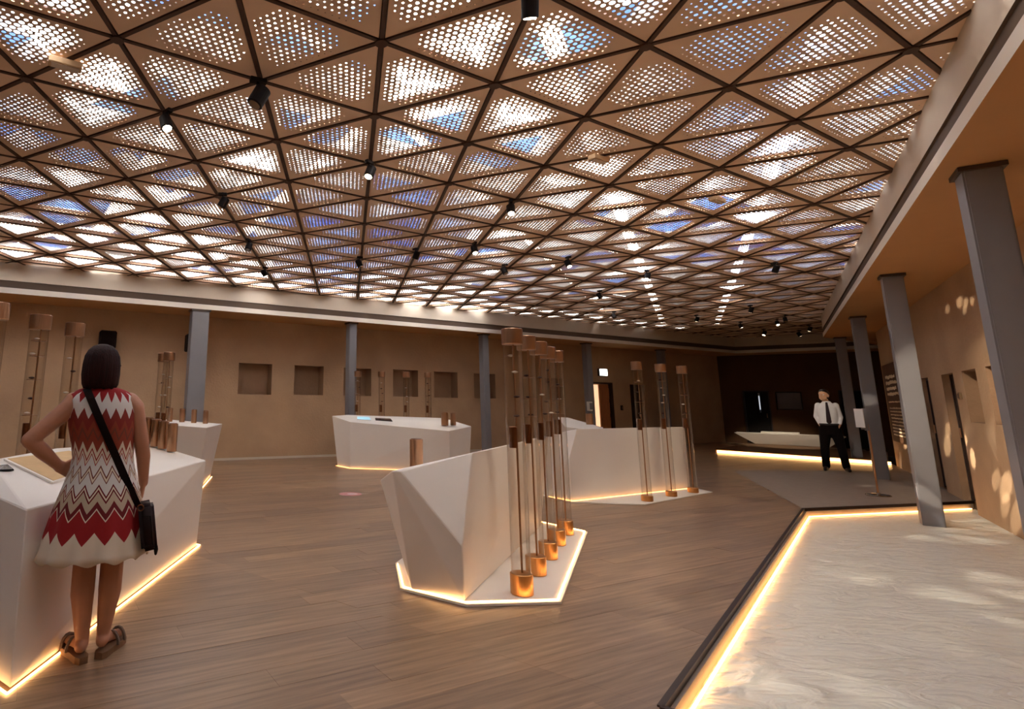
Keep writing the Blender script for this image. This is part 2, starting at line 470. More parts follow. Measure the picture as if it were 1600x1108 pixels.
# beams: every lattice line is one member
def clip_line(p, d):
    ts = [t * 0.05 for t in range(-900, 901) if in_roof(p + d * (t * 0.05), 0.12)]
    return (min(ts), max(ts)) if ts else None
for fam, (step, direc) in enumerate(((eB, eA), (eA, eB), (eB, eB + eA))):
    d = direc.normalized()
    for k in range(-30, 40):
        p = O + step * k
        t = clip_line(p, d)
        if t and t[1] - t[0] > 0.5:
            bm = bmesh.new()
            zo = 0.002 * fam
            bar(bm, p + d * t[0], p + d * t[1], 0.03, HZ - 0.012 + zo, HZ + 0.05 + zo)
            bar(bm, p + d * t[0], p + d * t[1], 0.062, HZ + 0.03 + zo, HZ + 0.052 + zo)
            finish('lattice_beam', bm, BEAM, ceiling)
# joint plates at the nodes
bmj = bmesh.new(); lathe(bmj, [(0.045, -0.022), (0.045, -0.01), (0.02, -0.008), (0.02, 0.04)], 12)
jme = bpy.data.meshes.new('joint_plate'); bmj.to_mesh(jme); bmj.free(); jme.materials.append(BEAM)
nodes = sorted({(a, b) for a, b, _, _ in cells if in_roof(node(a, b), -0.05)}, key=lambda q: node(*q).length)
for a, b in nodes[:220]:
    o = bpy.data.objects.new('joint_plate', jme); C.objects.link(o); o.parent = ceiling; o.location = (*node(a, b), HZ)
# outer glazing above the perforated sheets: tinted panes with open seams between them
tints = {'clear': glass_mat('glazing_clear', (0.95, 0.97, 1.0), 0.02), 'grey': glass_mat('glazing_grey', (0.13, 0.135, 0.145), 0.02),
         'blue': glass_mat('glazing_blue', (0.025, 0.05, 0.13), 0.02), 'half_dim': glass_mat('glazing_half_dim', (0.036, 0.037, 0.039), 0.02), 'dim': glass_mat('glazing_dim', (0.018, 0.0185, 0.0195), 0.02)}  # far panes given dark tints, added to dim the far end
gb = {k: bmesh.new() for k in tints}
def seam(px, py, ang, wd):
    d = Vector((math.cos(ang), math.sin(ang))); nn = Vector((-d.y, d.x)) * wd / 2; p = Vector((px, py))
    return [tuple(p - d * 60 - nn), tuple(p + d * 60 - nn), tuple(p + d * 60 + nn), tuple(p - d * 60 + nn)]
SEAMS = [seam(5.46, 7.27, math.radians(60), 0.16), seam(4.73, 9.43, math.radians(59.5), 0.16), seam(4.32, 11.76, math.radians(59), 0.12),
         seam(-1.81, 8.0, math.radians(120), 0.2), seam(-4.1, 9.29, math.radians(122), 0.24), seam(0.6, 4.6, math.radians(116), 0.2), seam(1.1, 3.9, math.radians(133), 0.2)]
for a, b, ori, c in cells:
    cl = cls_of(c); q = random.random()
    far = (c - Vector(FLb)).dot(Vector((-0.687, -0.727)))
    key = 'dim' if far < 6.0 else 'half_dim' if far < 10.5 and cl != 'large' else 'clear' if cl == 'large' else ('blue' if q < 0.2 else 'grey')
    polys = [[tuple(node(a, b) + p) for p in TRI[ori]]]
    if area2(polys[0]) < 0: polys[0].reverse()
    if key != 'clear':
        for sm_ in SEAMS: polys = [r for p in polys for r in clip_out(p, sm_)]
    for p in polys:
        gb[key].faces.new([gb[key].verts.new((x, y, HZ + 0.34)) for x, y in p])
for k, bmq in gb.items(): finish('glazing', bmq, tints[k], ceiling)['kind'] = 'stuff'

# ------------------------------------------------------------------ floor
floor = struct(empty('floor'))
bm = bmesh.new()
prism(bm, [(-9.8, -5.8), (RW_START[0] + 0.3, -5.8), (19.5, 14.6), (19.5, 19.4), (14.6, 23.4), (-9.8, Lw(-9.8) + 0.4)], -0.5, -0.21)
finish('subfloor', bm, SUBFLOOR, floor)
PA = math.radians(27.5); pd = Vector((math.cos(PA), math.sin(PA))); pn = Vector((-pd.y, pd.x))
PW, PL = 0.2, 1.9
pieces = []
for i in range(-90, 130):
    off = random.uniform(0, PL)
    for j in range(-14, 24):
        s0 = j * PL + off; n0 = i * PW
        g = 0.0006
        q = [tuple(pd * s + pn * t) for s, t in ((s0 + g, n0 + g), (s0 + PL - g, n0 + g), (s0 + PL - g, n0 + PW - g), (s0 + g, n0 + PW - g))]
        cx = sum(p[0] for p in q) / 4; cy = sum(p[1] for p in q) / 4
        if not (-11 < cx < 20 and -7 < cy < 25): continue
        q = clip_in(q, ROOM)
        if len(q) < 3: continue
        for p in clip_out(q, POOL):
            for r in clip_out(p, SLAB):
                if abs(area2(r)) > 0.004: pieces.append(r)
def fl_key(r):
    x = sum(p[0] for p in r) / len(r); y = sum(p[1] for p in r) / len(r)
    if y < 1.8 or x / y < -0.75 or x / y > 1.2: return 1e6 + x * x + y * y
    return (x * x + y * y) / (abs(area2(r)) + 0.02) ** 0.5
pieces.sort(key=fl_key)
rest = [bmesh.new() for _ in WOODS]
for k, r in enumerate(pieces):
    wi = random.randrange(4); dz = random.uniform(-0.0012, 0.0)
    if k < 300:
        bm = bmesh.new(); prism(bm, r, -0.025, dz); finish('floor_plank', bm, WOODS[wi], floor)
    else: prism(rest[wi], r, -0.025, dz)
allr = bmesh.new()
for wi, b in enumerate(rest):
    for f in b.faces: f.material_index = wi
    t2 = bpy.data.meshes.new('t'); b.to_mesh(t2); b.free(); allr.from_mesh(t2); bpy.data.meshes.remove(t2)
finish('floor_planks', allr, WOODS, floor)['kind'] = 'stuff'
bm = bmesh.new(); prism(bm, SLAB, -0.2, 0.0)
finish('stone_paving', bm, STONE, floor)

# pool: sunken basin, rippled pale bed, lit from under its coping
PB = bpy.data.materials.new('pool_bed'); PB.use_nodes = True
n = PB.node_tree; b = n.nodes['Principled BSDF']
b.inputs['Base Color'].default_value = (*lin((240, 236, 220)), 1); b.inputs['Roughness'].default_value = 0.30
tcd = n.nodes.new('ShaderNodeTexCoord'); mp = n.nodes.new('ShaderNodeMapping'); mp.inputs['Rotation'].default_value = (0, 0, 0.6); mp.inputs['Scale'].default_value = (2.0, 4.5, 1)
nz1 = n.nodes.new('ShaderNodeTexNoise'); nz1.inputs['Scale'].default_value = 1.5; nz1.inputs['Detail'].default_value = 3; nz1.inputs['Distortion'].default_value = 1.2
bp1 = n.nodes.new('ShaderNodeBump'); bp1.inputs['Strength'].default_value = 1.0; bp1.inputs['Distance'].default_value = 0.07
n.links.new(tcd.outputs['Object'], mp.inputs['Vector']); n.links.new(mp.outputs['Vector'], nz1.inputs['Vector'])
n.links.new(nz1.outputs['Fac'], bp1.inputs['Height']); n.links.new(bp1.outputs['Normal'], b.inputs['Normal'])
COPING = mat('coping_bronze', (58, 40, 30), 0.4, metal=0.5)
pool = empty('pool', (0, 0, 0)); tag(pool, 'sunken pale pool with rippled bed and glowing warm edge by right wall', 'pool')
bm = bmesh.new(); prism(bm, POOL, -0.2, -0.11); finish('bed', bm, PB, pool)
bm = bmesh.new()
for a, b2 in ((0, 3), (3, 2), (0, 1)):
    bar(bm, POOL[a], POOL[b2], 0.030, -0.03, 0.008)
finish('coping', bm, COPING, pool)
pin = inset(POOL, 0.06)
bm = bmesh.new()
for a, b2 in ((0, 3), (3, 2), (0, 1)): bar(bm, pin[a], pin[b2], 0.012, -0.100, -0.088)
finish('light_strip', bm, LED_SOFT, pool)
pin2 = inset(POOL, 0.024)
bm = bmesh.new()
for a, b2 in ((0, 3), (3, 2), (0, 1)): bar(bm, pin2[a], pin2[b2], 0.02, -0.11, -0.03)
finish('rim_wall', bm, STONE, pool)

# ------------------------------------------------------------------ columns
def column(xy, rz, wx, wy, label, zb=0.0):
    o = tag(empty('steel_column', (xy[0], xy[1], zb), rz), label, 'column', 'steel columns under the ring beam')
    h = SZ - zb
    bm = bmesh.new(); box(bm, (0, 0, h / 2), (wx, wy, h - 0.002)); bmesh.ops.bevel(bm, geom=[e for e in bm.edges if abs(e.verts[0].co.z - e.verts[1].co.z) > 1], offset=0.012, segments=2, affect='EDGES')
    finish('shaft', bm, STEEL, o)
    bm = bmesh.new(); box(bm, (0, 0, h - 0.02), (wx + 0.05, wy + 0.05, 0.036)); finish('cap_plate', bm, STEEL_CAP, o)
    return o
aR = math.atan2(1.372, 1); aL = math.atan2(0.52, 1)
column((4.92, 4.28), aR, 0.24, 0.22, 'nearest grey steel column, cut by the right edge of the photo', -0.11)
column((7.72, 8.05), aR, 0.24, 0.22, 'grey steel column standing in the glowing pale pool', -0.11)
column((10.65, 12.0), aR, 0.24, 0.22, 'grey steel column behind the round-based sign stand')
column((13.42, 15.76), aR, 0.24, 0.22, 'slim grey column at the end of the right colonnade beside the man', 0.101)
column((-3.20, 12.36), aL, 0.36, 0.28, 'broad grey column on the left wall beside a black loudspeaker')
column((0.08, 14.12), aL, 0.2, 0.2, 'grey column behind the left end of the wall-side kiosk')
column((3.78, 16.15), aL, 0.2, 0.2, 'grey column behind the right end of the wall-side kiosk')
column((7.50, 18.25), aL, 0.22, 0.2, 'dim grey column beside the ajar wooden door')
column((10.85, 20.15), aL, 0.22, 0.2, 'faint grey column in the dark far corner behind the three tall tubes')

# ------------------------------------------------------------------ kiosks
from mathutils.bvhtree import BVHTree
BODIES = []
def top_z(x, y, r=0.0):
    best = 0.0
    for k in range(9 if r else 1):
        px, py = (x, y) if k == 8 or not r else (x + r * math.cos(k * PI / 4), y + r * math.sin(k * PI / 4))
        for t in BODIES:
            h = t.ray_cast(Vector((px, py, 2.0)), Vector((0, 0, -1)))
            if h[0] is not None: best = max(best, h[0].z)
    return best
def kiosk(pts, label, plinth=None, leds=None, zl=0.0, bev=0.006, led=None):
    led = led or LED
    cx = sum(p[0] for p in pts) / len(pts); cy = sum(p[1] for p in pts) / len(pts)
    root = tag(empty('display_kiosk', (cx, cy, 0)), label, 'kiosk', 'faceted white display kiosks')
    bm = hull(pts); BODIES.append(BVHTree.FromBMesh(bm)); bm.free()
    bm = hull([(x - cx, y - cy, z) for x, y, z in pts], bev); finish('body', bm, WHITE, root)
    if plinth:
        bm = bmesh.new(); prism(bm, [(x - cx, y - cy) for x, y in plinth], 0.002, zl); finish('plinth', bm, WHITE, root)
    for path in leds or []:
        bm = bmesh.new()
        for a, b in zip(path, path[1:]): bar(bm, (a[0] - cx, a[1] - cy), (b[0] - cx, b[1] - cy), 0.008, zl + 0.002, zl + 0.010)
        finish('light_strip', bm, led, root)
    return root
# K0: beside the woman
kiosk([(-1.62, 3.14, 0.005), (-1.43, 5.95, 0.005), (-2.1, 6.35, 0.005), (-2.38, 5.0, 0.005), (-2.38, 4.0, 0.005), (-2.2, 3.6, 0.005),
       (-1.72, 3.30, 0.80), (-1.36, 5.83, 0.81), (-2.15, 6.4, 0.93), (-2.42, 5.0, 0.975), (-2.42, 4.1, 0.97), (-2.36, 3.78, 0.86)],
      'large faceted white kiosk beside the woman, with a sunken tan tray', leds=[[(-2.22, 3.56), (-1.605, 3.09), (-1.405, 5.98), (-2.1, 6.4)]])
# K1: centre, with the row of five tall tubes
kiosk([(0.50, 4.68, 0.02), (0.85, 4.44, 0.02), (2.24, 7.02, 0.02), (1.55, 7.4, 0.02), (0.62, 5.6, 0.02),
       (0.345, 4.52, 0.888), (0.405, 4.50, 0.888), (0.985, 4.70, 1.012), (2.40, 7.10, 1.015), (1.6, 7.5, 0.74), (0.3, 5.3, 0.72), (0.835, 4.40, 0.395)],
      'faceted white kiosk in the centre with tall copper-based tubes along one side',
      plinth=[(0.42, 4.72), (0.85, 4.38), (1.54, 4.46), (2.66, 6.75), (2.3, 7.3), (1.5, 7.7), (0.44, 5.4)], zl=0.018,
      leds=[[(0.455, 5.35), (0.445, 4.73), (0.85, 4.41), (1.525, 4.49), (2.63, 6.75), (2.28, 7.26)]])
# K2: in front of the left wall
kiosk([(-0.19, 12.97, 0.005), (0.08, 12.54, 0.005), (2.11, 12.24, 0.005), (2.66, 13.0, 0.005), (2.2, 13.4, 0.005), (0.0, 13.45, 0.005),
       (-0.33, 13.2, 1.04), (0.07, 12.55, 0.94), (2.1, 12.2, 0.80), (2.72, 13.0, 0.865), (2.2, 13.45, 1.02), (0.0, 13.5, 1.06)],
      'white kiosk with screens on top in front of the niched left wall', leds=[[(-0.22, 12.97), (0.07, 12.51), (2.12, 12.2), (2.7, 13.0)]], led=LED_DIM)
# K3: right centre, with three tall tubes
kiosk([(3.25, 8.76, 0.017), (5.85, 10.3, 0.017), (5.3, 11.1, 0.017), (2.95, 10.0, 0.017), (3.06, 9.1, 0.017),
       (3.43, 8.868, 1.022), (5.86, 10.306, 1.02), (5.4, 11.2, 0.82), (3.2, 10.35, 0.78), (3.30, 9.5, 0.885), (3.25, 8.757, 0.62)],
      'long faceted white kiosk behind the centre one, with three tall tubes',
      plinth=[(3.0, 9.15), (3.23, 8.7), (4.2, 8.58), (5.95, 9.85), (5.9, 10.4), (5.3, 11.15), (2.9, 10.05)], zl=0.015,
      leds=[[(3.04, 9.12), (3.25, 8.73), (5.80, 10.2)]], led=LED_DIM)
# K4: behind K0
kiosk([(-2.25, 9.2, 0.005), (-2.45, 10.9, 0.005), (-3.3, 10.6, 0.005), (-3.3, 9.5, 0.005),
       (-2.1, 8.95, 0.96), (-2.3, 11.0, 0.93), (-3.45, 10.7, 1.02), (-3.4, 9.2, 1.02)],
      'cream-lit kiosk partly hidden behind the woman\'s kiosk near the broad column', leds=[[(-3.2, 9.38), (-2.22, 9.17), (-2.42, 10.9)]])
# K5: behind K3
kiosk([(4.55, 12.2, 0.005), (5.1, 12.0, 0.005), (5.3, 12.5, 0.005), (4.75, 13.0, 0.005),
       (4.4, 12.0, 0.92), (5.1, 11.85, 0.86), (5.38, 12.5, 0.90), (4.85, 13.0, 1.08), (4.6, 12.95, 1.09)],
      'small white kiosk whose sloping top shows over the three-tube kiosk', leds=[[(4.52, 12.15), (5.12, 11.97), (5.33, 12.5)]])

# low bench on a lit plinth at the far end
root = tag(empty('display_bench', (14.9, 19.9, 0)), 'long low pale bench with undercut end in the dark far end', 'bench')
def rel(pts, r): return [(p[0] - r.location[0], p[1] - r.location[1], *p[2:]) for p in pts]
bm = hull(rel([(14.05, 20.55, 0.10), (15.6, 19.3, 0.10), (15.95, 19.7, 0.10), (14.4, 21.0, 0.10), (13.45, 20.7, 0.46), (15.75, 18.78, 0.46), (16.2, 19.4, 0.46), (13.95, 21.3, 0.46)], root), 0.01)
finish('body', bm, WHITE, root)
bm = hull(rel([(14.15, 20.35, 0.465), (14.95, 19.7, 0.465), (15.25, 20.05, 0.465), (14.45, 20.7, 0.465), (14.15, 20.35, 0.52), (14.95, 19.7, 0.52), (15.25, 20.05, 0.52), (14.45, 20.7, 0.52)], root))
finish('top_slab', bm, WHITE, root)
root = tag(empty('low_platform', (12.8, 17.9, 0)), 'low floor platform with a bright glowing front edge behind the man', 'platform')
PLAT = [(10.88, 17.67), (13.28, 14.72), (15.9, 17.6), (14.2, 21.1)]
bm = bmesh.new(); prism(bm, rel(PLAT, root), 0.002, 0.10); finish('deck', bm, mat('platform_brown', (128, 96, 68), 0.6), root)
bm = bmesh.new(); bar(bm, rel([(10.9, 17.62)], root)[0], rel([(13.30, 14.67)], root)[0], 0.03, 0.01, 0.085); finish('light_strip', bm, LED_SOFT, root)

# ------------------------------------------------------------------ tall sample tubes
def sample_tube(xy, label, group, base_h=0.143, top=1.98, r=0.083, inner='shells', z_in=1.08, seed=0, flip=False):
    rnd = random.Random(seed)
    root = tag(empty('sample_tube', (xy[0], xy[1], xy[2] if len(xy) > 2 else 0.0), rnd.uniform(0, 1)), label, 'tube', group)
    z0 = root.location.z; T = top - z0
    bm = bmesh.new(); lathe(bm, [(r - 0.004, 0), (r, 0.004), (r, base_h - 0.004), (r - 0.004, base_h)], 32); finish('base', bm, COPPER_WARM, root, False)
    bm = bmesh.new(); lathe(bm, [(r - 0.005, T - 0.125), (r, T - 0.12), (r, T - 0.004), (r - 0.004, T)], 32); finish('cap', bm, COPPER, root)
    bm = bmesh.new(); lathe(bm, [(r - 0.012, base_h + 0.001), (r - 0.012, T - 0.126)], 32, cap=False); finish('glass', bm, GLASS, root, True)
    bm = bmesh.new(); tube(bm, [(0.012, 0, base_h), (0.012, 0, T - 0.125)], 0.008, 10); finish('rod', bm, COPPER, root)
    zi = z_in - z0
    bm = bmesh.new(); lathe(bm, [(0.03, zi), (0.032, zi + 0.005), (0.032, zi + 0.155), (0.028, zi + 0.16)], 20, c=(-0.022, 0.012, 0)); finish('inner_cylinder', bm, DARKCOPPER, root)
    k = 0
    zz = zi + 0.24
    while zz < T - 0.2:
        x, y = rnd.uniform(-0.03, 0.03), rnd.uniform(-0.03, 0.03)
        bm = bmesh.new()
        lathe(bm, [(0.004, -0.010), (0.022, -0.004), (0.026, 0.002), (0.012, 0.008), (0.003, 0.010)], 12, c=(x, y, zz))
        finish('shell', bm, SHELL if rnd.random() < 0.55 else PEARL, root, True)
        if rnd.random() < 0.5:
            bm = bmesh.new(); lathe(bm, [(0.058, 0), (0.058, 0.006)], 24, c=(0, 0, zz - 0.02)); finish('shelf_disc', bm, COPPER, root)
        zz += rnd.uniform(0.11, 0.2); k += 1
    return root
G1 = 'tall tubes along the centre kiosk'
names = ['nearest', 'second', 'third', 'fourth', 'farthest']
for k, p in enumerate([(1.31, 4.62), (1.575, 5.12), (1.845, 5.62), (2.11, 6.14), (2.37, 6.62)]):
    sample_tube((*p, 0.02), '%s of the five tall copper-capped tubes beside the centre kiosk' % names[k], G1, seed=k, z_in=1.06)
G3 = 'tall tubes in front of the long kiosk'
for k, p in enumerate([(4.39, 8.86), (5.0, 9.33), (5.58, 9.75)]):
    sample_tube((*p, 0.017), '%s of the three tall tubes standing before the long kiosk' % ['left', 'middle', 'right'][k], G3, base_h=0.075, top=2.03, seed=10 + k, z_in=1.02, r=0.08)
G2 = 'tall tubes behind the wall-side kiosk'
for k, x in enumerate([0.24, 0.80, 1.37, 1.88]):
    sample_tube((x, 13.68), '%s tall copper-capped tube from the left behind the wall-side kiosk' % ['first', 'second', 'third', 'fourth'][k], G2, top=2.05, seed=20 + k, z_in=1.13)
G0 = 'tall tubes behind the woman\'s kiosk'
for k, p in enumerate([(-2.62, 4.28), (-2.63, 4.93), (-2.58, 5.46)]):
    sample_tube(p, 'tall copper-capped tube behind the woman\'s kiosk, %s' % ['cut by the photo\'s left edge', 'nearer of the two in full view', 'the one by the woman\'s shoulder'][k], G0, top=2.08, seed=30 + k, z_in=1.02, r=0.086)
for k, p in enumerate([(-2.62, 8.55), (-2.78, 8.8)]):
    sample_tube(p, 'tall tube right of the woman\'s head, %s' % ['the front one of the pair', 'the back one of the pair'][k], 'tall tubes right of the woman', top=2.05, seed=40 + k, z_in=1.02)

# short copper canisters standing on the kiosks
def canister(x, y, z, r, h, label, group):
    z = top_z(x, y, r) + 0.002
    root = tag(empty('copper_canister', (x, y, z)), label, 'canister', group)
    bm = bmesh.new(); lathe(bm, [(r - 0.003, 0), (r, 0.003), (r, h - 0.003), (r - 0.003, h)], 28); finish('body', bm, COPPER, root)
    bm = bmesh.new(); lathe(bm, [(r * 0.8, h), (r * 0.8, h + 0.004)], 28); finish('lid', bm, DARKCOPPER, root)
canister(0.69, 5.92, 0.79, 0.066, 0.27, 'single copper canister on top of the centre kiosk', 'copper canisters on the kiosks')
for k, t in enumerate([0.40, 0.55, 0.68, 0.80]):
    canister(-1.36 - 0.79 * t - 0.06, 5.83 + 0.57 * t - 0.1, 0.80 + 0.13 * t + 0.012, 0.048, 0.27, '%s copper canister on the corner of the woman\'s kiosk' % ['nearest', 'second', 'third', 'last'][k], 'canisters on the woman\'s kiosk')
for k in range(4):
    canister(-2.95 + 0.17 * k, 9.9 + 0.12 * k, 0.99, 0.045, 0.22, '%s copper canister from the left on the half-hidden kiosk' % ['first', 'second', 'third', 'fourth'][k], 'canisters on the half-hidden kiosk')
canister(2.08, 12.62, 0.87, 0.075, 0.27, 'left of the two copper canisters on the wall-side kiosk', 'copper canisters on the kiosks')
canister(2.28, 12.75, 0.885, 0.06, 0.25, 'right of the two copper canisters on the wall-side kiosk', 'copper canisters on the kiosks')
canister(5.05, 12.35, 0.94, 0.07, 0.22, 'copper canister on the small kiosk near the ajar door', 'copper canisters on the kiosks')

# things on the kiosk tops
def on_top(name, quad, th, m, label, cat):
    cx = sum(p[0] for p in quad) / 4; cy = sum(p[1] for p in quad) / 4; cz = sum(p[2] for p in quad) / 4
    root = tag(empty(name, (cx, cy, cz)), label, cat)
    bm = hull([(p[0] - cx, p[1] - cy, p[2] - cz + d) for p in quad for d in (0.0, th)]); finish('frame', bm, WHITE if m is not SCREEN_DARK else BLACK, root)
    bm = hull([((p[0] - cx) * 0.94, (p[1] - cy) * 0.94, (p[2] - cz) * 0.94 + d) for p in quad for d in (th, th + 0.003)]); finish('surface', bm, m, root)
    return root
def k0z(x, y): return top_z(x, y) + 0.003
q = [(-2.36, 4.15), (-1.87, 3.87), (-1.86, 4.75), (-2.28, 4.95)]
on_top('sand_tray', [(x, y, k0z(x, y)) for x, y in q], 0.012, SANDTRAY, 'flat tan tray set in the top of the woman\'s kiosk', 'tray')
q = [(-2.32, 3.95), (-2.23, 3.87), (-2.17, 3.95), (-2.26, 4.03)]
on_top('info_plaque', [(x, y, k0z(x, y) + 0.004) for x, y in q], 0.008, SCREEN_DARK, 'small dark plaque on the near corner of the woman\'s kiosk', 'plaque')
k2z = k0z
q = [(0.22, 12.80), (0.52, 12.76), (0.50, 13.1), (0.22, 13.12)]
on_top('touch_screen', [(x, y, k2z(x, y)) for x, y in q], 0.014, SCREEN, 'pale blue screen lying on the wall-side kiosk', 'screen')
q = [(0.62, 12.82), (0.98, 12.78), (0.96, 13.02), (0.62, 13.04)]
on_top('touch_screen', [(x, y, k2z(x, y)) for x, y in q], 0.014, SCREEN_DARK, 'dark switched-off screen lying on the wall-side kiosk', 'screen')

# ------------------------------------------------------------------ doors
def lpt(x, off=0.0): return Vector((x, Lw(x))) + Vector(NL) * off
def rpt(x, off=0.0): return Vector((x, Rw(x))) + Vector(NR) * off
def door_in(nm, A, Bp, top, nrm, m, leaf_off=0.26, frame=True):
    A = Vector(A); Bp = Vector(Bp); nrm = Vector(nrm); d = Bp - A; rz = math.atan2(d.y, d.x); L = d.length
    root = struct(empty(nm, (A.x, A.y, 0), rz))
    sgn = 1 if Vector((-d.y, d.x)).dot(nrm) > 0 else -1
    bm = bmesh.new(); box(bm, (L / 2, sgn * leaf_off, top / 2 + 0.002), (L - 0.09, 0.045, top - 0.05))
    leaf = finish('door_leaf', bm, m, root)
    for px in range(2):
        for pz in range(3):
            bm = bmesh.new(); box(bm, (L * (0.3 + 0.4 * px), sgn * (leaf_off - 0.028), top * (0.2 + 0.3 * pz)), (L * 0.3, 0.014, top * 0.24)); finish('door_panel', bm, m, leaf)
    bm = bmesh.new()
    for x in (0.02, L - 0.02): box(bm, (x, sgn * leaf_off, top / 2 + 0.002), (0.04, 0.08, top - 0.006))
    box(bm, (L / 2, sgn * leaf_off, top - 0.022), (L - 0.08, 0.08, 0.04))
    finish('door_frame', bm, DARKWOOD, root)
    bm = bmesh.new(); tube(bm, [(L - 0.14, sgn * (leaf_off - 0.05), 0.95), (L - 0.14, sgn * (leaf_off - 0.05), 1.1)], 0.012); finish('door_handle', bm, COPPER, root)
    return root
door_in('door_1', rpt(9.165), rpt(9.615), 1.93, NR, DARKWOOD, 0.13)
door_in('door_2', rpt(10.245), rpt(10.715), 1.93, NR, DARKWOOD, 0.13)
door_in('door_3', lpt(9.755), lpt(10.445), 2.05, NL, DARKWOOD, 0.22)
f0 = lambda x: Vector((x, CORNER[1] - 0.855 * (x - CORNER[0])))
door_in('door_5', f0(14.925), f0(15.555), 1.93, NF, BLACK, 0.2)
door_in('door_6', f0(17.055), f0(17.695), 1.95, NF, BLACK, 0.2)
# the ajar door in the left wall, added glowing panel stands for light beyond it
A = lpt(8.025, 0.0); Bp = lpt(8.975, 0.0); d = Bp - A; rz = math.atan2(d.y, d.x); L = d.length
root = struct(empty('door_4', (A.x, A.y, 0), rz))
bm = bmesh.new(); box(bm, (L / 2, 0.05, 2.055), (L, 0.1, 0.05)); box(bm, (L - 0.06, 0.05, 1.015), (0.12, 0.1, 2.03)); box(bm, (0.02, 0.05, 1.015), (0.03, 0.1, 2.03)); finish('door_frame', bm, DARKWOOD, root)
bm = bmesh.new(); box(bm, (0.74, 0.085, 1.01), (0.58, 0.04, 2.0), 0.08); leaf = finish('door_leaf', bm, REDWOOD, root)
for i in range(2):
    for k in range(4):
        bm = bmesh.new(); box(bm, (0.61 + 0.27 * i, 0.052 + 0.0216 * i, 0.28 + 0.48 * k), (0.2, 0.02, 0.36), 0.08); finish('door_panel', bm, REDWOOD, leaf)
bm = bmesh.new(); box(bm, (0.42, 0.3, 1.01), (0.76, 0.03, 2.0)); finish('glow_panel', bm, mat('daylight_glow', (255, 226, 190), 0.6, emit=((255, 214, 170), 0.75)), root)

# small fittings on walls and columns
def fitting(name, P, rz, size, m, label, cat, face=None, fm=None, group=None):
    root = tag(empty(name, P, rz), label, cat, group)
    bm = bmesh.new(); box(bm, (0, 0, 0), size); bmesh.ops.bevel(bm, geom=bm.edges[:], offset=min(size) * 0.12, segments=1, affect='EDGES'); finish('housing', bm, m, root)
    if face:
        bm = bmesh.new(); box(bm, (0, -size[1] / 2 - 0.004, 0), (size[0] * face, 0.008, size[2] * face)); finish('front', bm, fm, root)
    return root
p = lpt(8.53, -0.04); fitting('lit_sign', (p.x, p.y, 2.41), aL, (0.40, 0.08, 0.24), STEEL_CAP, 'small white illuminated sign above the ajar wooden door', 'sign', 0.9, SIGNWHITE)
GR = mat('speaker_grille', (26, 16, 13), 0.9, spec=0.1)
p = lpt(-5.2, -0.17); fitting('loudspeaker', (p.x, p.y, 2.58), aL, (0.34, 0.26, 0.38), BLACK, 'black loudspeaker on the left wall just above the woman\'s head', 'loudspeaker', 0.85, GR, 'black wall loudspeakers')
p = lpt(-3.72, -0.6); fitting('loudspeaker', (p.x - 0.02, p.y, 2.57), aL, (0.2, 0.24, 0.38), BLACK, 'black loudspeaker on the left side of the broad grey column', 'loudspeaker', 0.85, GR, 'black wall loudspeakers')
fitting('white_dispenser', (7.42, 18.08, 1.30), aL, (0.16, 0.1, 0.28), PAPER, 'white box fixed to the dim column left of the ajar door', 'box', 0.7, STEEL)
p = rpt(9.0, -0.015); fitting('wall_switch', (p.x, p.y, 1.58), aR + PI, (0.09, 0.03, 0.1), mat('switch_brown', (120, 92, 62), 0.6), 'small brown switch plate right of the pale-lit dark doorway', 'switch', 0.6, GROOVE)
p = lpt(9.3, -0.015); fitting('wall_switch', (p.x, p.y, 1.25), aL, (0.1, 0.03, 0.16), BLACK, 'small dark switch plate right of the ajar wooden door', 'switch', 0.6, GROOVE)
p = f0(15.31) + Vector(NF) * 0.1; fitting('lit_slit', (p.x, p.y, 1.49), math.atan2(dF.y, dF.x), (0.05, 0.04, 0.72), STEEL, 'narrow white upright light in the dark far wall', 'light', 0.7, mat('slit_glow', (230, 235, 240), 0.5, emit=((225, 235, 245), 0.5)))
p = f0(15.99) + Vector(NF) * 0.12; fitting('wall_screen', (p.x, p.y, 1.57), math.atan2(dF.y, dF.x), (0.74, 0.06, 0.62), BLACK, 'black screen set in the dark far wall left of the man', 'screen', 0.94, SCREEN_DARK)

# text panel on the right wall
PC = rpt(12.15, -0.03)
root = tag(empty('text_panel', (PC.x, PC.y, 0), aR), 'dark brown wall panel with pale lines of text beyond the pool column', 'panel')
bm = bmesh.new(); box(bm, (0, 0, 1.5), (2.9, 0.05, 1.75)); finish('board', bm, mat('panel_brown', (92, 60, 38), 0.6), root)
TXT = mat('text_cream', (244, 222, 188), 0.7)
bm = bmesh.new(); rnd = random.Random(3)
def strokes(x0, x1, z, h, gap=0.02):
    x = x0
    while x < x1:
        wl = rnd.uniform(0.04, 0.16); e = min(x + wl, x1)
        box(bm, ((x + e) / 2, 0.028, z + rnd.uniform(-h, h) * 0.12), (e - x, 0.006, h * rnd.uniform(0.6, 1.1))); x = e + rnd.uniform(gap, gap * 2)
for k, z in enumerate((2.08, 1.95, 1.82, 1.70)): strokes(-0.2 - 0.25 * (k % 2), 1.15, z, 0.075, 0.03)
strokes(-1.2, 1.15, 1.52, 0.03)
for k in range(9): strokes(-1.2, 1.15, 1.38 - 0.075 * k, 0.03)
finish('lettering', bm, TXT, root)['kind'] = 'stuff'

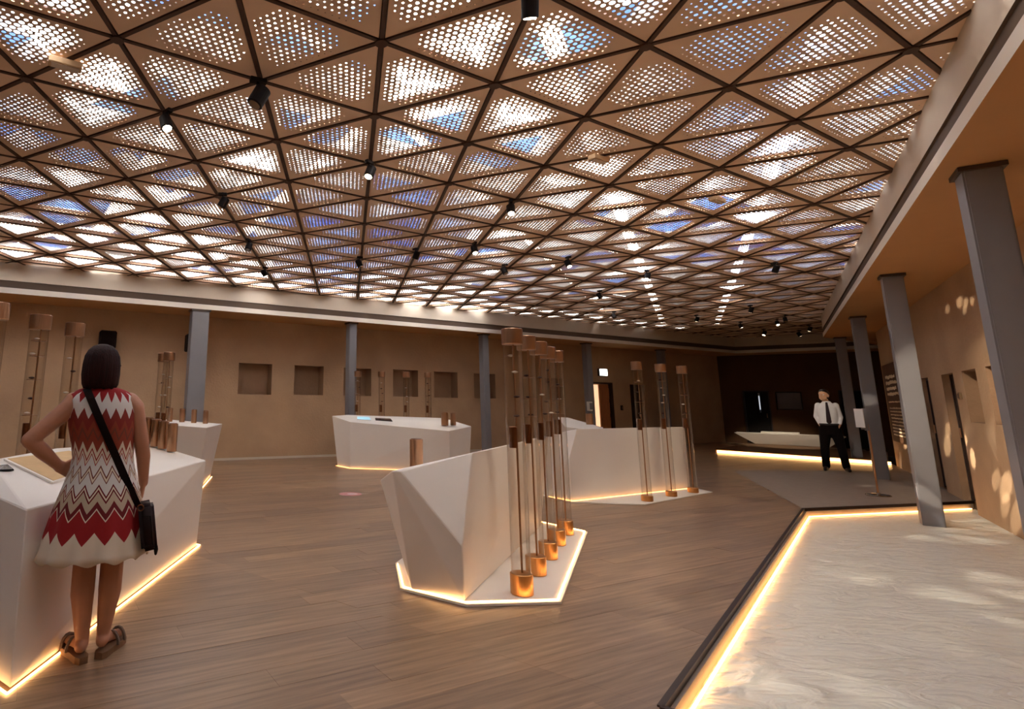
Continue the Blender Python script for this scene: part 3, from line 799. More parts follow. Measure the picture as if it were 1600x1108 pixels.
# sign stand
root = tag(empty('sign_stand', (8.58, 9.78, 0), aR), 'metal sign stand with round base and white sheet by the pool edge', 'stand')
bm = bmesh.new(); lathe(bm, [(0.165, 0.001), (0.165, 0.012), (0.15, 0.02), (0.03, 0.028), (0.03, 0.05)], 32); finish('base', bm, mat('polished_steel', (190, 186, 180), 0.18, metal=1.0), root)
bm = bmesh.new(); tube(bm, [(0, 0, 0.04), (0, 0, 1.12)], 0.014, 12); finish('pole', bm, COPPER, root)
bm = bmesh.new(); box(bm, (0.0, 0.02, 1.2), (0.05, 0.05, 0.36)); box(bm, (0, 0.06, 1.05), (0.03, 0.06, 0.03)); finish('bracket', bm, STEEL, root)
bm = bmesh.new(); box(bm, (-0.10, 0.10, 1.22), (0.26, 0.01, 0.30), 0.35); finish('sheet', bm, PAPER, root)

# floor sticker
root = tag(empty('floor_sticker', (0.07, 9.2, 0.001)), 'round pink sticker on the wooden floor near the wall-side kiosk', 'sticker')
bm = bmesh.new(); lathe(bm, [(0.17, 0), (0.17, 0.002)], 32); finish('disc', bm, PINK, root)
bm = bmesh.new(); lathe(bm, [(0.08, 0.002), (0.08, 0.003)], 24, c=(0.03, 0, 0)); finish('centre_print', bm, PINK2, root)

# ------------------------------------------------------------------ ceiling spotlights and boxes
GS = 'spotlights hanging from the lattice roof'
def spot(x, y, label, rz=0.0, lit=False, sc=1.0, z=HZ - 0.05):
    root = tag(empty('ceiling_spotlight', (x, y, z), rz), label, 'spotlight', GS)
    bm = bmesh.new(); lathe(bm, [(0.012 * sc, -0.09 * sc), (0.012 * sc, 0.012)], 10); box(bm, (0, 0, -0.01), (0.12 * sc, 0.05 * sc, 0.03)); finish('bracket', bm, BLACK, root)
    bm = bmesh.new()
    lathe(bm, [(0.045 * sc, 0.06 * sc), (0.06 * sc, 0.05 * sc), (0.06 * sc, -0.09 * sc), (0.052 * sc, -0.095 * sc)], 20)
    R = Matrix.Rotation(0.45, 3, 'Y')
    for v in bm.verts: v.co = R @ v.co + Vector((0.02, 0, -0.12 * sc))
    head = finish('head', bm, BLACK, root)
    bm = bmesh.new(); lathe(bm, [(0.045 * sc, -0.097 * sc), (0.045 * sc, -0.093 * sc)], 20)
    for v in bm.verts: v.co = R @ v.co + Vector((0.02, 0, -0.12 * sc))
    finish('lens', bm, LAMP_LENS if lit else LAMP_OFF, head)
    return root
SP = [(-0.705, 4.0, 'large black spotlight hanging over the room\'s near left roof', 0, 1.25), (-1.54, 4.5, 'black spotlight at the joint by two blazing panels upper left', 1, 1.0),
      (0.19, 5.5, 'lit spotlight hanging beside the blazing open panels in mid roof', 1, 1.0), (1.03, 3.0, 'black spotlight at the very top edge of the photo', 1, 1.0),
      (-1.5, 6.5, 'black spotlight up above the broad grey column on the left wall', 0, 1.0), (1.92, 6.6, 'higher of the two spotlights above the nearest centre-kiosk tube', 1, 1.0),
      (-1.53, 8.5, 'higher of the two spotlights above the leftmost wall niche', 0, 1.0), (0.18, 9.5, 'black spotlight high above the left end of the wall-side kiosk', 0, 1.0),
      (1.05, 8.9, 'black spotlight above the middle of the wall-side kiosk', 0, 1.0), (1.9, 8.5, 'lit spotlight above the grey column right of the wall-side kiosk', 1, 1.0),
      (3.62, 9.3, 'lit spotlight above the small kiosk near the ajar door', 1, 1.0), (2.73, 9.9, 'lower of the two spotlights above the nearest centre-kiosk tube', 0, 1.0),
      (5.38, 12.2, 'small black spotlight above the ajar wooden door', 0, 1.0), (5.37, 10.2, 'lit spotlight above the left one of the three tall tubes', 1, 1.0),
      (7.17, 9.5, 'lone black spotlight on the right part of the roof', 0, 1.0), (-1.54, 10.4, 'lower of the two spotlights above the leftmost wall niche', 1, 1.0),
      (13.2, 18.3, 'lit spotlight deepest in the dark far end, left one', 1, 1.1), (14.4, 18.4, 'lit spotlight deepest in the dark far end, right one', 1, 1.1),
      (13.7, 17.1, 'lit spotlight beside the tip of the right fascia', 1, 1.1), (11.95, 16.0, 'lit spotlight among the last perforated panels', 1, 1.0),
      (11.4, 16.7, 'lit spotlight left in the far dark panel row', 1, 1.0), (9.7, 13.8, 'black spotlight over the far part beside the right streak', 1, 1.0),
      (11.65, 15.3, 'black spotlight right in the far panel row', 0, 1.0), (7.0, 15.1, 'black spotlight farthest back along the left fascia', 0, 1.0), (9.4, 15.5, 'black spotlight between two far streaks', 1, 1.0)]
for x, y, lb, lit, scl in SP: spot(x, y, lb, random.uniform(0, 6), bool(lit), scl * 0.82)
for k, (x, y, r, lb) in enumerate([(-2.08, 3.83, 1, 'tan box across a roof beam in the upper left corner'), (2.45, 5.37, 1, 'pale tan box across a roof beam right of the bright panels'),
                                  (4.32, 6.49, 1, 'tan box across a roof beam right of centre'), (-2.0, 9.8, 1, 'tan box across a roof beam low on the left')]):
    root = tag(empty('junction_box', (x, y, HZ - 0.05), yb + (2 * PI / 3 if k in (1, 2) else 0) * 0 + (PI / 3)), lb, 'box', 'tan boxes on the roof beams')
    bm = bmesh.new(); box(bm, (0, 0, 0), (0.22, 0.09, 0.05)); bmesh.ops.bevel(bm, geom=bm.edges[:], offset=0.006, segments=1, affect='EDGES'); finish('case', bm, TAN, root)
    bm = bmesh.new(); box(bm, (0, 0, -0.028), (0.18, 0.06, 0.006)); finish('lid', bm, FASCIA, root)

# added lamps: narrow spots imitating sun dapples on the right wall, columns and pool
def add_spot(frm, to, power, deg, blend=0.5, col=(1, 0.86, 0.66), rad=0.02):
    l = bpy.data.lights.new('added_spot', 'SPOT'); l.energy = power * 70; l.spot_size = math.radians(deg); l.spot_blend = blend; l.color = col; l.shadow_soft_size = rad
    o = bpy.data.objects.new('added_spot', l); C.objects.link(o); o.location = frm
    o.rotation_euler = (Vector(to) - Vector(frm)).to_track_quat('-Z', 'Y').to_euler()
def rw(x, z): return (x, Rw(x), z)
for frm, to, pw, dg in [((5.38, 12.1, 3.55), rw(12.3, 0.7), 60, 3.0), ((6.0, 9.4, 3.6), rw(10.45, 1.26), 30, 2.0),
                        ((1.92, 6.5, 3.6), rw(9.88, 0.80), 60, 2.2), ((1.92, 6.5, 3.6), rw(9.75, 1.05), 50, 1.6), ((3.6, 9.2, 3.6), rw(9.0, 0.70), 40, 2.6), ((3.6, 9.2, 3.6), rw(9.22, 0.72), 34, 1.8),
                        ((3.6, 9.2, 3.6), rw(9.12, 0.95), 30, 1.5), ((2.6, 4.6, 3.6), rw(8.2, 0.45), 60, 2.6), ((2.6, 4.6, 3.6), rw(8.42, 0.5), 40, 1.8), ((2.6, 4.6, 3.6), rw(8.30, 0.22), 40, 2.0), ((2.2, 3.8, 3.6), rw(8.05, 0.15), 50, 2.4),
                        ((1.9, 8.5, 3.6), (10.55, 11.93, 1.55), 60, 1.6), ((3.62, 9.2, 3.5), (7.66, 8.0, 0.25), 30, 2.2),
                        ((2.6, 4.6, 3.55), rw(8.5, 2.85), 30, 1.4), ((2.6, 4.6, 3.55), rw(8.33, 2.8), 30, 1.2), ((2.6, 4.6, 3.55), rw(8.40, 2.72), 26, 1.0), ((2.6, 4.7, 3.55), rw(8.93, 2.85), 22, 1.1), ((2.6, 4.6, 3.55), rw(8.15, 2.78), 26, 1.0),
                        ((4.6, 5.6, 3.6), (1.7, 5.7, 0.2), 1.5, 38), ((7.17, 9.4, 3.6), (4.9, 9.5, 0.2), 1.3, 34), ((4.6, 5.2, 3.6), rw(8.5, 1.0), 6, 26), ((11.95, 15.9, 3.6), (14.4, 19.8, 0.3), 8.0, 30), ((7.17, 9.6, 3.6), (10.84, 13.34, 1.1), 3.5, 15)]:  # wide spots added to brighten kiosk faces, wall, bench and man
    add_spot(frm, to, pw, dg)

# ------------------------------------------------------------------ people
def remesh(name, caps, voxel, m, parent, extra=None, smooth_it=6):
    """one continuous surface from tapered limbs (p0, r0, p1, r1) and lofted rings."""
    bm = bmesh.new()
    for p0, ra, p1, rb in caps:
        p0 = Vector(p0); p1 = Vector(p1); d = p1 - p0; L = d.length
        z = d.normalized() if L > 1e-6 else Vector((0, 0, 1))
        x = (Vector((1, 0, 0)) if abs(z.x) < 0.8 else Vector((0, 1, 0))); x = (x - z * x.dot(z)).normalized(); y = z.cross(x)
        rings = []; n = 14
        for t in range(1, 5):
            a = t / 5 * PI / 2; rings.append((p0 - z * ra * math.cos(a), ra * math.sin(a)))
        rings.append((p0, ra)); rings.append((p1, rb))
        for t in range(4, 0, -1):
            a = t / 5 * PI / 2; rings.append((p1 + z * rb * math.cos(a), rb * math.sin(a)))
        R = [[bm.verts.new(c + (x * math.cos(2 * PI * k / n) + y * math.sin(2 * PI * k / n)) * r) for k in range(n)] for c, r in rings]
        for a, b in zip(R, R[1:]):
            for k in range(n): bm.faces.new((a[k], a[(k + 1) % n], b[(k + 1) % n], b[k]))
        bm.faces.new(list(reversed(R[0]))); bm.faces.new(R[-1])
    for loft in extra or []:
        n = 24
        R = [[bm.verts.new((cx + a * math.cos(2 * PI * k / n), cy + b * math.sin(2 * PI * k / n), z)) for k in range(n)] for cx, cy, z, a, b in loft]
        for a, b in zip(R, R[1:]):
            for k in range(n): bm.faces.new((a[k], a[(k + 1) % n], b[(k + 1) % n], b[k]))
        bm.faces.new(list(reversed(R[0]))); bm.faces.new(R[-1])
    bmesh.ops.recalc_face_normals(bm, faces=bm.faces[:])
    o = finish(name, bm, m)
    md = o.modifiers.new('r', 'REMESH'); md.mode = 'VOXEL'; md.voxel_size = voxel; md.use_smooth_shade = True
    sm = o.modifiers.new('s', 'SMOOTH'); sm.iterations = smooth_it; sm.factor = 0.5
    dg = bpy.context.evaluated_depsgraph_get()
    me = bpy.data.meshes.new_from_object(o.evaluated_get(dg)); me.name = name
    o.modifiers.clear(); old = o.data; o.data = me; bpy.data.meshes.remove(old)
    for p in me.polygons: p.use_smooth = True
    if parent: o.parent = parent
    return o

def loft_obj(name, rows, m, parent, n=48, wob=None, cap_top=False, cap_bot=False, thick=0.0):
    bm = bmesh.new(); R = []
    for i, (cx, cy, z, a, b) in enumerate(rows):
        ring = []
        for k in range(n):
            t = 2 * PI * k / n; f, dz = (1, 0) if not wob else wob(i, t)
            ring.append(bm.verts.new((cx + a * f * math.cos(t), cy + b * f * math.sin(t), z + dz)))
        R.append(ring)
    for a, b in zip(R, R[1:]):
        for k in range(n): bm.faces.new((a[k], a[(k + 1) % n], b[(k + 1) % n], b[k]))
    if cap_bot: bm.faces.new(list(reversed(R[0])))
    if cap_top: bm.faces.new(R[-1])
    bmesh.ops.recalc_face_normals(bm, faces=bm.faces[:])
    if thick:
        bmesh.ops.solidify(bm, geom=bm.faces[:], thickness=thick)
    return finish(name, bm, m, parent, True)

def hand(caps, wrist, direc, side, palm_n, L=0.085, curl=0.3, r=0.0088):
    """palm block plus five bent, unequal fingers"""
    wv = Vector(wrist); d = Vector(direc).normalized(); s = Vector(side); s = (s - d * s.dot(d)).normalized(); n = Vector(palm_n); n = (n - d * n.dot(d)).normalized()
    for o in (-0.026, -0.009, 0.009, 0.026): caps.append((wv + s * o * 0.7, 0.016, wv + d * L + s * o, 0.0125))
    for o, ln in ((-0.028, 0.058), (-0.0095, 0.072), (0.0095, 0.078), (0.028, 0.068)):
        a = wv + d * L + s * o; b = a + (d + n * curl * 0.6).normalized() * ln * 0.55; c = b + (d + n * curl * 1.8).normalized() * ln * 0.5
        caps.append((a, r, b, r * 0.92)); caps.append((b, r * 0.92, c, r * 0.75))
    a = wv + d * 0.03 + s * 0.026; b = a + (d * 0.6 + s * 0.8).normalized() * 0.04; c = b + (d + s * 0.15 + n * 0.4).normalized() * 0.032
    caps.append((a, 0.013, b, 0.0105)); caps.append((b, 0.0105, c, 0.0085))

def head_caps(c, fwd, up=(0, 0, 1), k=1.0):
    """skull, jaw, nose, ears, lips as blobs; eyes are added apart."""
    c = Vector(c); f = Vector(fwd).normalized(); u = Vector(up); u = (u - f * u.dot(f)).normalized(); s = f.cross(u)
    q = lambda x, y, z: c + (s * x + f * y + u * z) * k
    caps = [(q(0, -0.022, 0.03), 0.078 * k, q(0, 0.022, 0.035), 0.074 * k), (q(0, 0.03, -0.01), 0.066 * k, q(0, 0.045, -0.065), 0.045 * k),
            (q(-0.025, 0.03, -0.05), 0.04 * k, q(0.025, 0.03, -0.05), 0.04 * k), (q(0, 0.062, -0.092), 0.02 * k, q(0, 0.055, -0.09), 0.022 * k),
            (q(0, 0.094, 0.01), 0.009 * k, q(0, 0.114, -0.028), 0.0125 * k), (q(-0.014, 0.1, -0.032), 0.008 * k, q(0.014, 0.1, -0.032), 0.008 * k),
            (q(-0.02, 0.086, -0.06), 0.0075 * k, q(0.02, 0.086, -0.06), 0.0075 * k), (q(-0.018, 0.085, -0.069), 0.008 * k, q(0.018, 0.085, -0.069), 0.008 * k),
            (q(-0.038, 0.082, 0.024), 0.01 * k, q(0.038, 0.082, 0.024), 0.01 * k)]
    for e in (-1, 1):
        caps.append((q(0.074 * e, -0.005, 0.012), 0.010 * k, q(0.078 * e, 0.0, -0.03), 0.008 * k)); caps.append((q(0.083 * e, -0.012, 0.012), 0.007 * k, q(0.082 * e, -0.01, -0.02), 0.006 * k))
    return caps, q

SKIN = mat('skin', (190, 134, 104), 0.5, vary=0.05, scale=12)
SKIN2 = mat('skin_fair', (214, 164, 128), 0.5, vary=0.05, scale=12)
EYE_M = mat('eye', (236, 232, 226), 0.2); IRIS = mat('iris', (50, 34, 26), 0.2)
def eyes(q, k, parent):
    for e in (-1, 1):
        bm = bmesh.new(); bmesh.ops.create_uvsphere(bm, u_segments=12, v_segments=8, radius=0.0125 * k)
        bmesh.ops.translate(bm, verts=bm.verts[:], vec=q(0.031 * e, 0.078, 0.006)); ob = finish('eye', bm, EYE_M, parent, True)
        bm = bmesh.new(); bmesh.ops.create_uvsphere(bm, u_segments=10, v_segments=6, radius=0.006 * k)
        bmesh.ops.translate(bm, verts=bm.verts[:], vec=q(0.031 * e, 0.0865, 0.006)); finish('iris', bm, IRIS, ob, True)

# ---- woman seen from behind
WX, WY, WR = -1.33, 3.52, 0.36
woman = tag(empty('person', (WX, WY, 0), WR), 'woman seen from behind in a red and white zigzag dress, hand on hip', 'person')
hc, hq = head_caps((-0.138, 0.012, 1.575), (0.12, 1, 0), k=1.0)
# feet stand on 3.5 cm soles
caps = [((-0.125, 0.0, 0.90), 0.095, (-0.13, 0.012, 0.50), 0.066), ((-0.13, 0.012, 0.50), 0.063, (-0.128, -0.012, 0.34), 0.062), ((-0.128, -0.012, 0.34), 0.062, (-0.108, 0.0, 0.10), 0.036),
        ((0.02, 0.0, 0.90), 0.095, (0.012, 0.03, 0.50), 0.066), ((0.012, 0.03, 0.50), 0.063, (0.012, 0.012, 0.34), 0.062), ((0.012, 0.012, 0.34), 0.062, (-0.004, 0.03, 0.11), 0.036),
        ((-0.108, -0.01, 0.085), 0.036, (-0.112, -0.025, 0.075), 0.034), ((-0.115, 0.01, 0.08), 0.034, (-0.165, 0.11, 0.062), 0.026), ((-0.165, 0.11, 0.062), 0.028, (-0.20, 0.17, 0.056), 0.02),
        ((-0.004, 0.02, 0.09), 0.036, (-0.006, 0.008, 0.08), 0.034), ((0.0, 0.04, 0.085), 0.034, (0.058, 0.125, 0.062), 0.026), ((0.058, 0.125, 0.062), 0.028, (0.095, 0.18, 0.056), 0.02),
        ((-0.125, 0.0, 1.42), 0.058, (-0.136, 0.008, 1.52), 0.052),
        ((-0.265, 0.0, 1.37), 0.062, (-0.285, -0.015, 1.345), 0.056), ((-0.285, -0.015, 1.345), 0.054, (-0.465, -0.07, 1.165), 0.043), ((-0.465, -0.07, 1.165), 0.043, (-0.40, -0.03, 1.10), 0.043), ((-0.40, -0.03, 1.10), 0.043, (-0.315, 0.02, 1.015), 0.029),
        ((0.03, 0.0, 1.37), 0.062, (0.065, 0.0, 1.34), 0.056), ((0.065, 0.0, 1.34), 0.054, (0.12, -0.005, 1.13), 0.043), ((0.12, -0.005, 1.13), 0.043, (0.135, 0.03, 1.06), 0.042), ((0.135, 0.03, 1.06), 0.042, (0.15, 0.09, 0.90), 0.028)]
hand(caps, (-0.315, 0.02, 1.015), (0.75, 0.45, -0.45), (0.3, 0.2, 0.8), (0.5, -0.5, 0.2), L=0.075, curl=0.5)
hand(caps, (0.15, 0.09, 0.90), (-0.05, 0.25, -1), (0.1, 1, 0.2), (-1, 0, 0), L=0.078, curl=0.45)
torso = [(-0.05, 0.0, 0.84, 0.15, 0.11), (-0.06, 0.0, 0.95, 0.165, 0.12), (-0.085, 0.0, 1.07, 0.14, 0.095), (-0.10, 0.0, 1.25, 0.17, 0.105), (-0.115, 0.0, 1.36, 0.175, 0.095), (-0.125, 0.0, 1.43, 0.10, 0.07)]
remesh('body', caps + hc, 0.0055, SKIN, woman, [torso], 5)
eyes(hq, 1.0, woman)
DR = bpy.data.materials.new('zigzag_dress'); DR.use_nodes = True
n = DR.node_tree; b = n.nodes['Principled BSDF']; b.inputs['Roughness'].default_value = 0.8
tcd = n.nodes.new('ShaderNodeTexCoord'); sx = n.nodes.new('ShaderNodeSeparateXYZ'); n.links.new(tcd.outputs['Object'], sx.inputs[0])
def mth(op, a, c=None):
    k = n.nodes.new('ShaderNodeMath'); k.operation = op
    for i, v in enumerate((a, c)):
        if v is None: continue
        if isinstance(v, (int, float)): k.inputs[i].default_value = v
        else: n.links.new(v, k.inputs[i])
    return k.outputs[0]
ang = mth('ARCTAN2', mth('MULTIPLY', mth('ADD', sx.outputs[0], 0.09), 0.72), mth('MULTIPLY', sx.outputs[1], -1.0))
zig = mth('PINGPONG', mth('ADD', mth('MULTIPLY', ang, 18 / PI), 40.0), 1.0)
v = mth('ADD', sx.outputs[2], mth('MULTIPLY', mth('SUBTRACT', zig, 0.5), 0.062))
v = mth('DIVIDE', mth('SUBTRACT', v, 0.40), 1.10)
ramp = n.nodes.new('ShaderNodeValToRGB'); ramp.color_ramp.interpolation = 'CONSTANT'
RED, RUST, CREAM, BEIGE, WHT, DKR, BRN = (158, 20, 24), (150, 62, 40), (228, 214, 192), (196, 176, 152), (226, 222, 218), (112, 18, 24), (120, 62, 46)
bands = [(0.40, CREAM), (0.655, RED), (0.766, CREAM), (0.777, DKR), (0.810, BEIGE), (0.856, DKR), (0.869, CREAM), (0.882, DKR), (0.896, WHT), (0.955, BRN), (0.966, CREAM), (0.982, BRN), (0.993, WHT), (1.05, RED), (1.061, CREAM), (1.076, RED), (1.088, CREAM), (1.125, RUST), (1.185, BRN), (1.20, RUST), (1.24, (138, 44, 34)), (1.308, WHT), (1.398, RED)]
els = ramp.color_ramp.elements
els[0].position = 0.0; els[0].color = (*lin(bands[0][1]), 1)
els[1].position = (bands[1][0] - 0.40) / 1.10; els[1].color = (*lin(bands[1][1]), 1)
for z, c in bands[2:]:
    e = els.new((z - 0.40) / 1.10); e.color = (*lin(c), 1)
n.links.new(v, ramp.inputs['Fac']); n.links.new(ramp.outputs['Color'], b.inputs['Base Color'])
rows = [(-0.09, 0.0, 0.535, 0.298, 0.25), (-0.09, 0.0, 0.57, 0.288, 0.242), (-0.088, 0.0, 0.65, 0.268, 0.225), (-0.086, 0.0, 0.76, 0.243, 0.20), (-0.084, 0.0, 0.86, 0.215, 0.172), (-0.083, 0.0, 0.94, 0.193, 0.148),
        (-0.083, 0.0, 1.0, 0.175, 0.127), (-0.084, 0.0, 1.06, 0.165, 0.112), (-0.092, 0.0, 1.14, 0.172, 0.112), (-0.10, 0.0, 1.23, 0.186, 0.12), (-0.108, 0.0, 1.31, 0.190, 0.118), (-0.116, 0.0, 1.375, 0.192, 0.106), (-0.12, 0.0, 1.415, 0.178, 0.092), (-0.124, 0.0, 1.445, 0.125, 0.076), (-0.126, 0.0, 1.458, 0.085, 0.068)]
def ruffle(i, t):
    f = max(0.0, 1 - i / 6.0)
    return 1 + 0.045 * f * math.sin(13 * t) + 0.02 * f * math.sin(5 * t + 1), (0.012 * math.sin(13 * t + 0.6) if i == 0 else 0)
loft_obj('dress', rows, DR, woman, 120, ruffle, thick=0.004)
HAIR = mat('hair_auburn', (40, 13, 11), 0.6, spec=0.2, vary=0.45, scale=10, stretch=(16, 16, 0.5), bump=0.5, bscale=14)
rows = [(-0.138, -0.012, 1.452, 0.088, 0.082), (-0.138, -0.014, 1.475, 0.100, 0.094), (-0.139, -0.014, 1.53, 0.106, 0.102), (-0.139, -0.012, 1.59, 0.104, 0.104), (-0.139, -0.008, 1.64, 0.097, 0.100), (-0.139, -0.004, 1.675, 0.08, 0.084), (-0.139, 0.0, 1.70, 0.055, 0.058), (-0.139, 0.0, 1.712, 0.022, 0.022)]
loft_obj('hair', rows, HAIR, woman, 64, lambda i, t: (1 + 0.012 * math.sin(17 * t) + 0.01 * math.sin(29 * t), 0.006 * math.sin(11 * t) if i == 0 else 0), True, True)
bm = bmesh.new()
for e in (-1, 1):
    tube(bm, [hq(0.088 * e, -0.02, 0.014), hq(0.1 * e, 0.05, 0.016), hq(0.066 * e, 0.112, 0.014)], 0.003, 6)
    tube(bm, [hq(0.034 * e + 0.024 * math.cos(2 * PI * k / 12), 0.115, 0.004 + 0.019 * math.sin(2 * PI * k / 12)) for k in range(13)], 0.0026, 6)
tube(bm, [hq(-0.011, 0.116, 0.01), hq(0.011, 0.116, 0.01)], 0.0026, 6)
finish('glasses', bm, BLACK, woman)
SOLE = mat('sandal_cork', (122, 88, 62), 0.8); STRAPM = mat('sandal_grey', (110, 92, 80), 0.6)
def sandal(heel, toe):
    h = Vector(heel); t = Vector(toe); d = (t - h).normalized(); s = Vector((-d.y, d.x)); L = (t - h).length
    bm = bmesh.new(); prof = [(-0.03, 0.022), (0.0, 0.036), (0.07, 0.034), (0.15, 0.042), (0.2, 0.036), (0.225, 0.015)]
    lf = [(h + d * (a * L / 0.21) + s * w_) for a, w_ in prof] + [(h + d * (a * L / 0.21) - s * w_) for a, w_ in reversed(prof)]
    if area2([tuple(p) for p in lf]) < 0: lf.reverse()
    prism(bm, [tuple(p) for p in lf], 0.002, 0.036); sole = finish('sandal_sole', bm, SOLE, woman)
    for a in (0.10, 0.165):
        bm = bmesh.new(); c = h + d * (a * L / 0.21)
        tube(bm, [(c.x + s.x * 0.042 * math.cos(x), c.y + s.y * 0.042 * math.cos(x), 0.03 + 0.068 * math.sin(x)) for x in [PI * k / 8 for k in range(9)]], 0.009, 6); finish('sandal_strap', bm, STRAPM, sole)
sandal((-0.102, -0.045), (-0.20, 0.165)); sandal((-0.004, -0.012), (0.098, 0.175))

# her cross-body bag: strap over the left shoulder, pouch at the right hip
bag = tag(empty('shoulder_bag', (WX, WY, 0), WR), 'dark brown cross-body bag with wide strap at the woman\'s right hip', 'bag')
LEATHER = mat('bag_leather', (36, 18, 17), 0.55, spec=0.25, vary=0.1, scale=10)
bm = bmesh.new()
def back_y(x, z):
    rr_ = [(-0.083, 0.93, 0.20, 0.155), (-0.084, 1.06, 0.17, 0.116), (-0.10, 1.23, 0.19, 0.124), (-0.116, 1.375, 0.196, 0.112), (-0.124, 1.445, 0.14, 0.084), (-0.086, 0.72, 0.252, 0.21)]
    rr_.sort(key=lambda q: q[1])
    for p, q in zip(rr_, rr_[1:]):
        if p[1] <= z <= q[1] + 1e-6:
            t = (z - p[1]) / (q[1] - p[1]); cx = p[0] + t * (q[0] - p[0]); a = p[2] + t * (q[2] - p[2]); bb = p[3] + t * (q[3] - p[3])
            return -bb * math.sqrt(max(0.03, 1 - ((x - cx) / a) ** 2)) - 0.008
    return -0.09
path = []
for k in range(15):
    t = k / 14; x = -0.20 + t * 0.325; z = 1.44 - t * 0.65
    path.append(Vector((x, back_y(x, max(z, 0.73)), z)))
path = [Vector((-0.205, 0.075, 1.40)), Vector((-0.215, 0.0, 1.452)), Vector((-0.208, -0.06, 1.452))] + path
dirn = Vector((0.9, 0, 0.42)).normalized()
va = []
for p in path:
    va.append((bm.verts.new(p - dirn * 0.021), bm.verts.new(p + dirn * 0.021)))
for (a, b1), (c, d1) in zip(va, va[1:]): bm.faces.new((a, b1, d1, c))
bmesh.ops.solidify(bm, geom=bm.faces[:], thickness=0.005)
finish('strap', bm, LEATHER, bag)
bm = bmesh.new(); box(bm, (0, 0, 0), (0.085, 0.17, 0.25)); bmesh.ops.bevel(bm, geom=bm.edges[:], offset=0.018, segments=3, affect='EDGES')
R = Matrix.Rotation(-0.16, 3, 'Y') @ Matrix.Rotation(0.5, 3, 'Z')
R = Matrix.Rotation(-0.16, 3, 'Y')
for vv in bm.verts: vv.co = R @ vv.co + Vector((0.182, -0.085, 0.69))
finish('pouch', bm, LEATHER, bag, True)
bm = bmesh.new(); tube(bm, [(0.15, -0.175, 0.755), (0.19, -0.178, 0.755), (0.215, -0.175, 0.60), (0.175, -0.175, 0.595)], 0.004, 6); finish('zip', bm, BLACK, bag)
bm = bmesh.new(); lathe(bm, [(0.008, 0), (0.012, -0.02), (0.007, -0.045), (0.002, -0.05)], 10, c=(0.235, -0.15, 0.59)); finish('tassel', bm, BLACK, bag)
bm = bmesh.new(); tube(bm, [(0.135 + 0.016 * math.cos(2 * PI * k / 12), -0.175, 0.80 + 0.016 * math.sin(2 * PI * k / 12)) for k in range(13)], 0.004, 6); finish('ring', bm, DARKCOPPER, bag)

# ---- man at the far end, facing the room
MR = math.radians(141.5)
man = tag(empty('person', (10.84, 13.34, 0), MR), 'man in white shirt, dark tie and black trousers standing beyond the pool', 'person')
hc, hq = head_caps((0.03, 0.045, 1.635), (0.45, 1, 0.22), k=1.12)
SHIRT = mat('shirt_white', (236, 234, 236), 0.8); TROU = mat('trousers_black', (18, 11, 11), 0.9, spec=0.1); TIE = mat('tie_dark', (48, 22, 30), 0.6); SHOE = mat('shoe_black', (22, 14, 14), 0.4); HAIRM = mat('hair_black', (28, 18, 14), 0.5)
caps = [((0, 0.0, 1.46), 0.06, (0.015, 0.02, 1.54), 0.056), ((0.10, 0, 0.95), 0.085, (0.13, 0.02, 0.5), 0.06), ((0.13, 0.02, 0.5), 0.058, (0.15, 0.0, 0.1), 0.04), ((-0.10, 0, 0.95), 0.085, (-0.15, 0.02, 0.5), 0.06), ((-0.15, 0.02, 0.5), 0.058, (-0.19, 0.0, 0.1), 0.04),
        ((0.15, -0.01, 1.42), 0.05, (0.21, -0.08, 1.17), 0.042), ((0.21, -0.08, 1.17), 0.042, (0.16, -0.02, 0.98), 0.03), ((-0.15, -0.01, 1.42), 0.05, (-0.206, -0.07, 1.16), 0.042), ((-0.206, -0.07, 1.16), 0.042, (-0.17, 0.02, 0.99), 0.03),
        ((0.15, -0.02, 0.07), 0.035, (0.17, 0.13, 0.05), 0.03), ((-0.19, -0.02, 0.07), 0.035, (-0.22, 0.13, 0.05), 0.03)]
hand(caps, (0.16, -0.02, 0.98), (-0.3, 0.35, -0.9), (0.2, 0.9, 0.2), (-1, 0.2, 0), L=0.08, curl=0.4)
hand(caps, (-0.17, 0.02, 0.99), (0.25, 0.35, -0.9), (-0.2, 0.9, 0.2), (1, 0.2, 0), L=0.08, curl=0.4)
torso = [(0, 0, 0.90, 0.15, 0.10), (0, 0, 1.0, 0.15, 0.10), (0, 0, 1.2, 0.15, 0.10), (0, 0, 1.38, 0.155, 0.10), (0, 0, 1.46, 0.11, 0.08)]
remesh('body', caps + hc, 0.0075, SKIN2, man, [torso], 4)
eyes(hq, 1.12, man)
sl = [((0.152, -0.01, 1.42), 0.064, (0.212, -0.08, 1.17), 0.052), ((0.212, -0.08, 1.17), 0.05, (0.165, -0.03, 1.02), 0.04), ((-0.152, -0.01, 1.42), 0.064, (-0.208, -0.07, 1.16), 0.052), ((-0.208, -0.07, 1.16), 0.05, (-0.18, 0.01, 1.03), 0.04)]
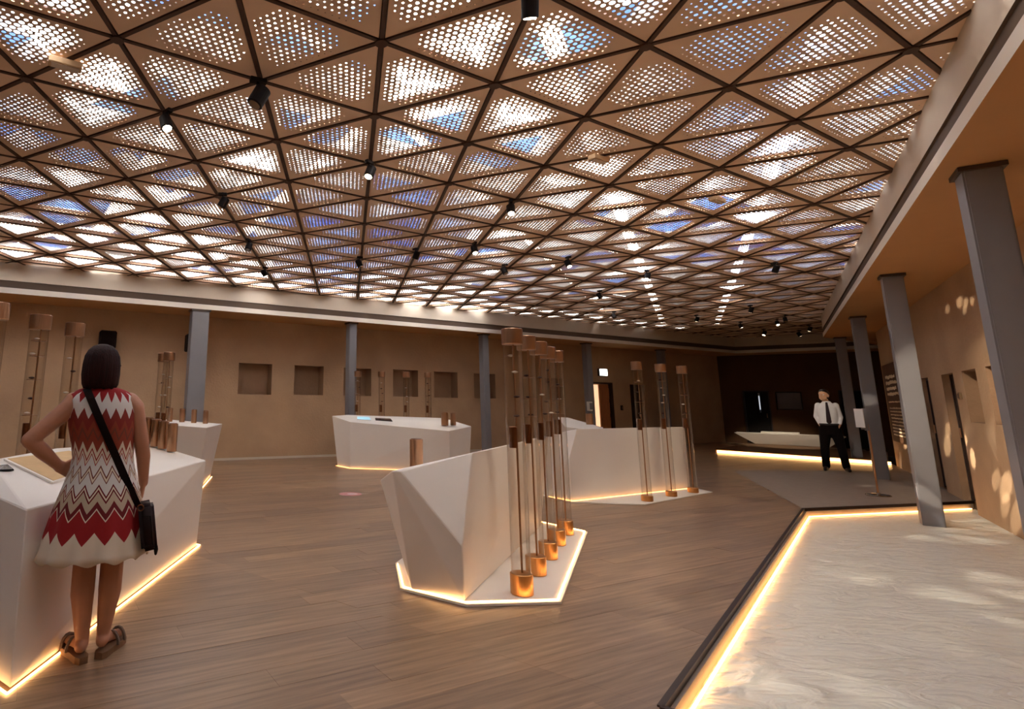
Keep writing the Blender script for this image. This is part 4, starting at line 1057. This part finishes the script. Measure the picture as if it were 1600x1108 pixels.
remesh('shirt', sl, 0.01, SHIRT, man, [[(0, 0, 0.98, 0.160, 0.115), (0, 0, 1.08, 0.164, 0.120), (0, 0, 1.22, 0.168, 0.118), (0, 0, 1.38, 0.176, 0.115), (0, 0, 1.45, 0.125, 0.095), (0, 0.005, 1.49, 0.082, 0.078), (0, 0.008, 1.515, 0.07, 0.07)]], 4)
tr = [((0.085, 0, 0.90), 0.115, (0.135, 0.02, 0.5), 0.085), ((0.135, 0.02, 0.5), 0.083, (0.152, 0.0, 0.10), 0.072), ((-0.085, 0, 0.90), 0.115, (-0.155, 0.02, 0.5), 0.085), ((-0.155, 0.02, 0.5), 0.083, (-0.192, 0.0, 0.10), 0.072)]
remesh('trousers', tr, 0.012, TROU, man, [[(0, 0, 0.78, 0.16, 0.11), (0, 0, 0.9, 0.185, 0.125), (0, 0, 1.005, 0.176, 0.122)]], 4)
bm = bmesh.new()
tp = [(0, 0.085, 1.49, 0.018), (0.0, 0.112, 1.44, 0.022), (0, 0.132, 1.36, 0.028), (0, 0.138, 1.2, 0.038), (0, 0.134, 1.05, 0.045), (0, 0.132, 1.01, 0.004)]
vv = [(bm.verts.new((x - w_, y, z)), bm.verts.new((x + w_, y, z))) for x, y, z, w_ in tp]
for (a, b1), (c, d1) in zip(vv, vv[1:]): bm.faces.new((a, b1, d1, c))
bmesh.ops.solidify(bm, geom=bm.faces[:], thickness=0.012); finish('tie', bm, TIE, man)
bm = bmesh.new(); lathe(bm, [(1.0, -0.018), (1.0, 0.018)], 32)
for vx in bm.verts: vx.co = Vector((vx.co.x * 0.18, vx.co.y * 0.128, vx.co.z + 1.005))
finish('belt', bm, SHOE, man)
for x, tx in ((0.152, 0.18), (-0.192, -0.235)):
    remesh('shoe', [((x, -0.03, 0.05), 0.047, (tx - (tx - x) * 0.3, 0.12, 0.045), 0.044), ((tx - (tx - x) * 0.3, 0.12, 0.042), 0.042, (tx, 0.2, 0.036), 0.034)], 0.009, SHOE, man, None, 3)
f = Vector((0.45, 1, 0.22)).normalized()
remesh('hair', [(hq(0, -0.03, 0.05), 0.092, hq(0, 0.012, 0.062), 0.086), (hq(0, -0.055, 0.0), 0.07, hq(0, -0.05, -0.035), 0.058)], 0.01, HAIRM, man, None, 4)
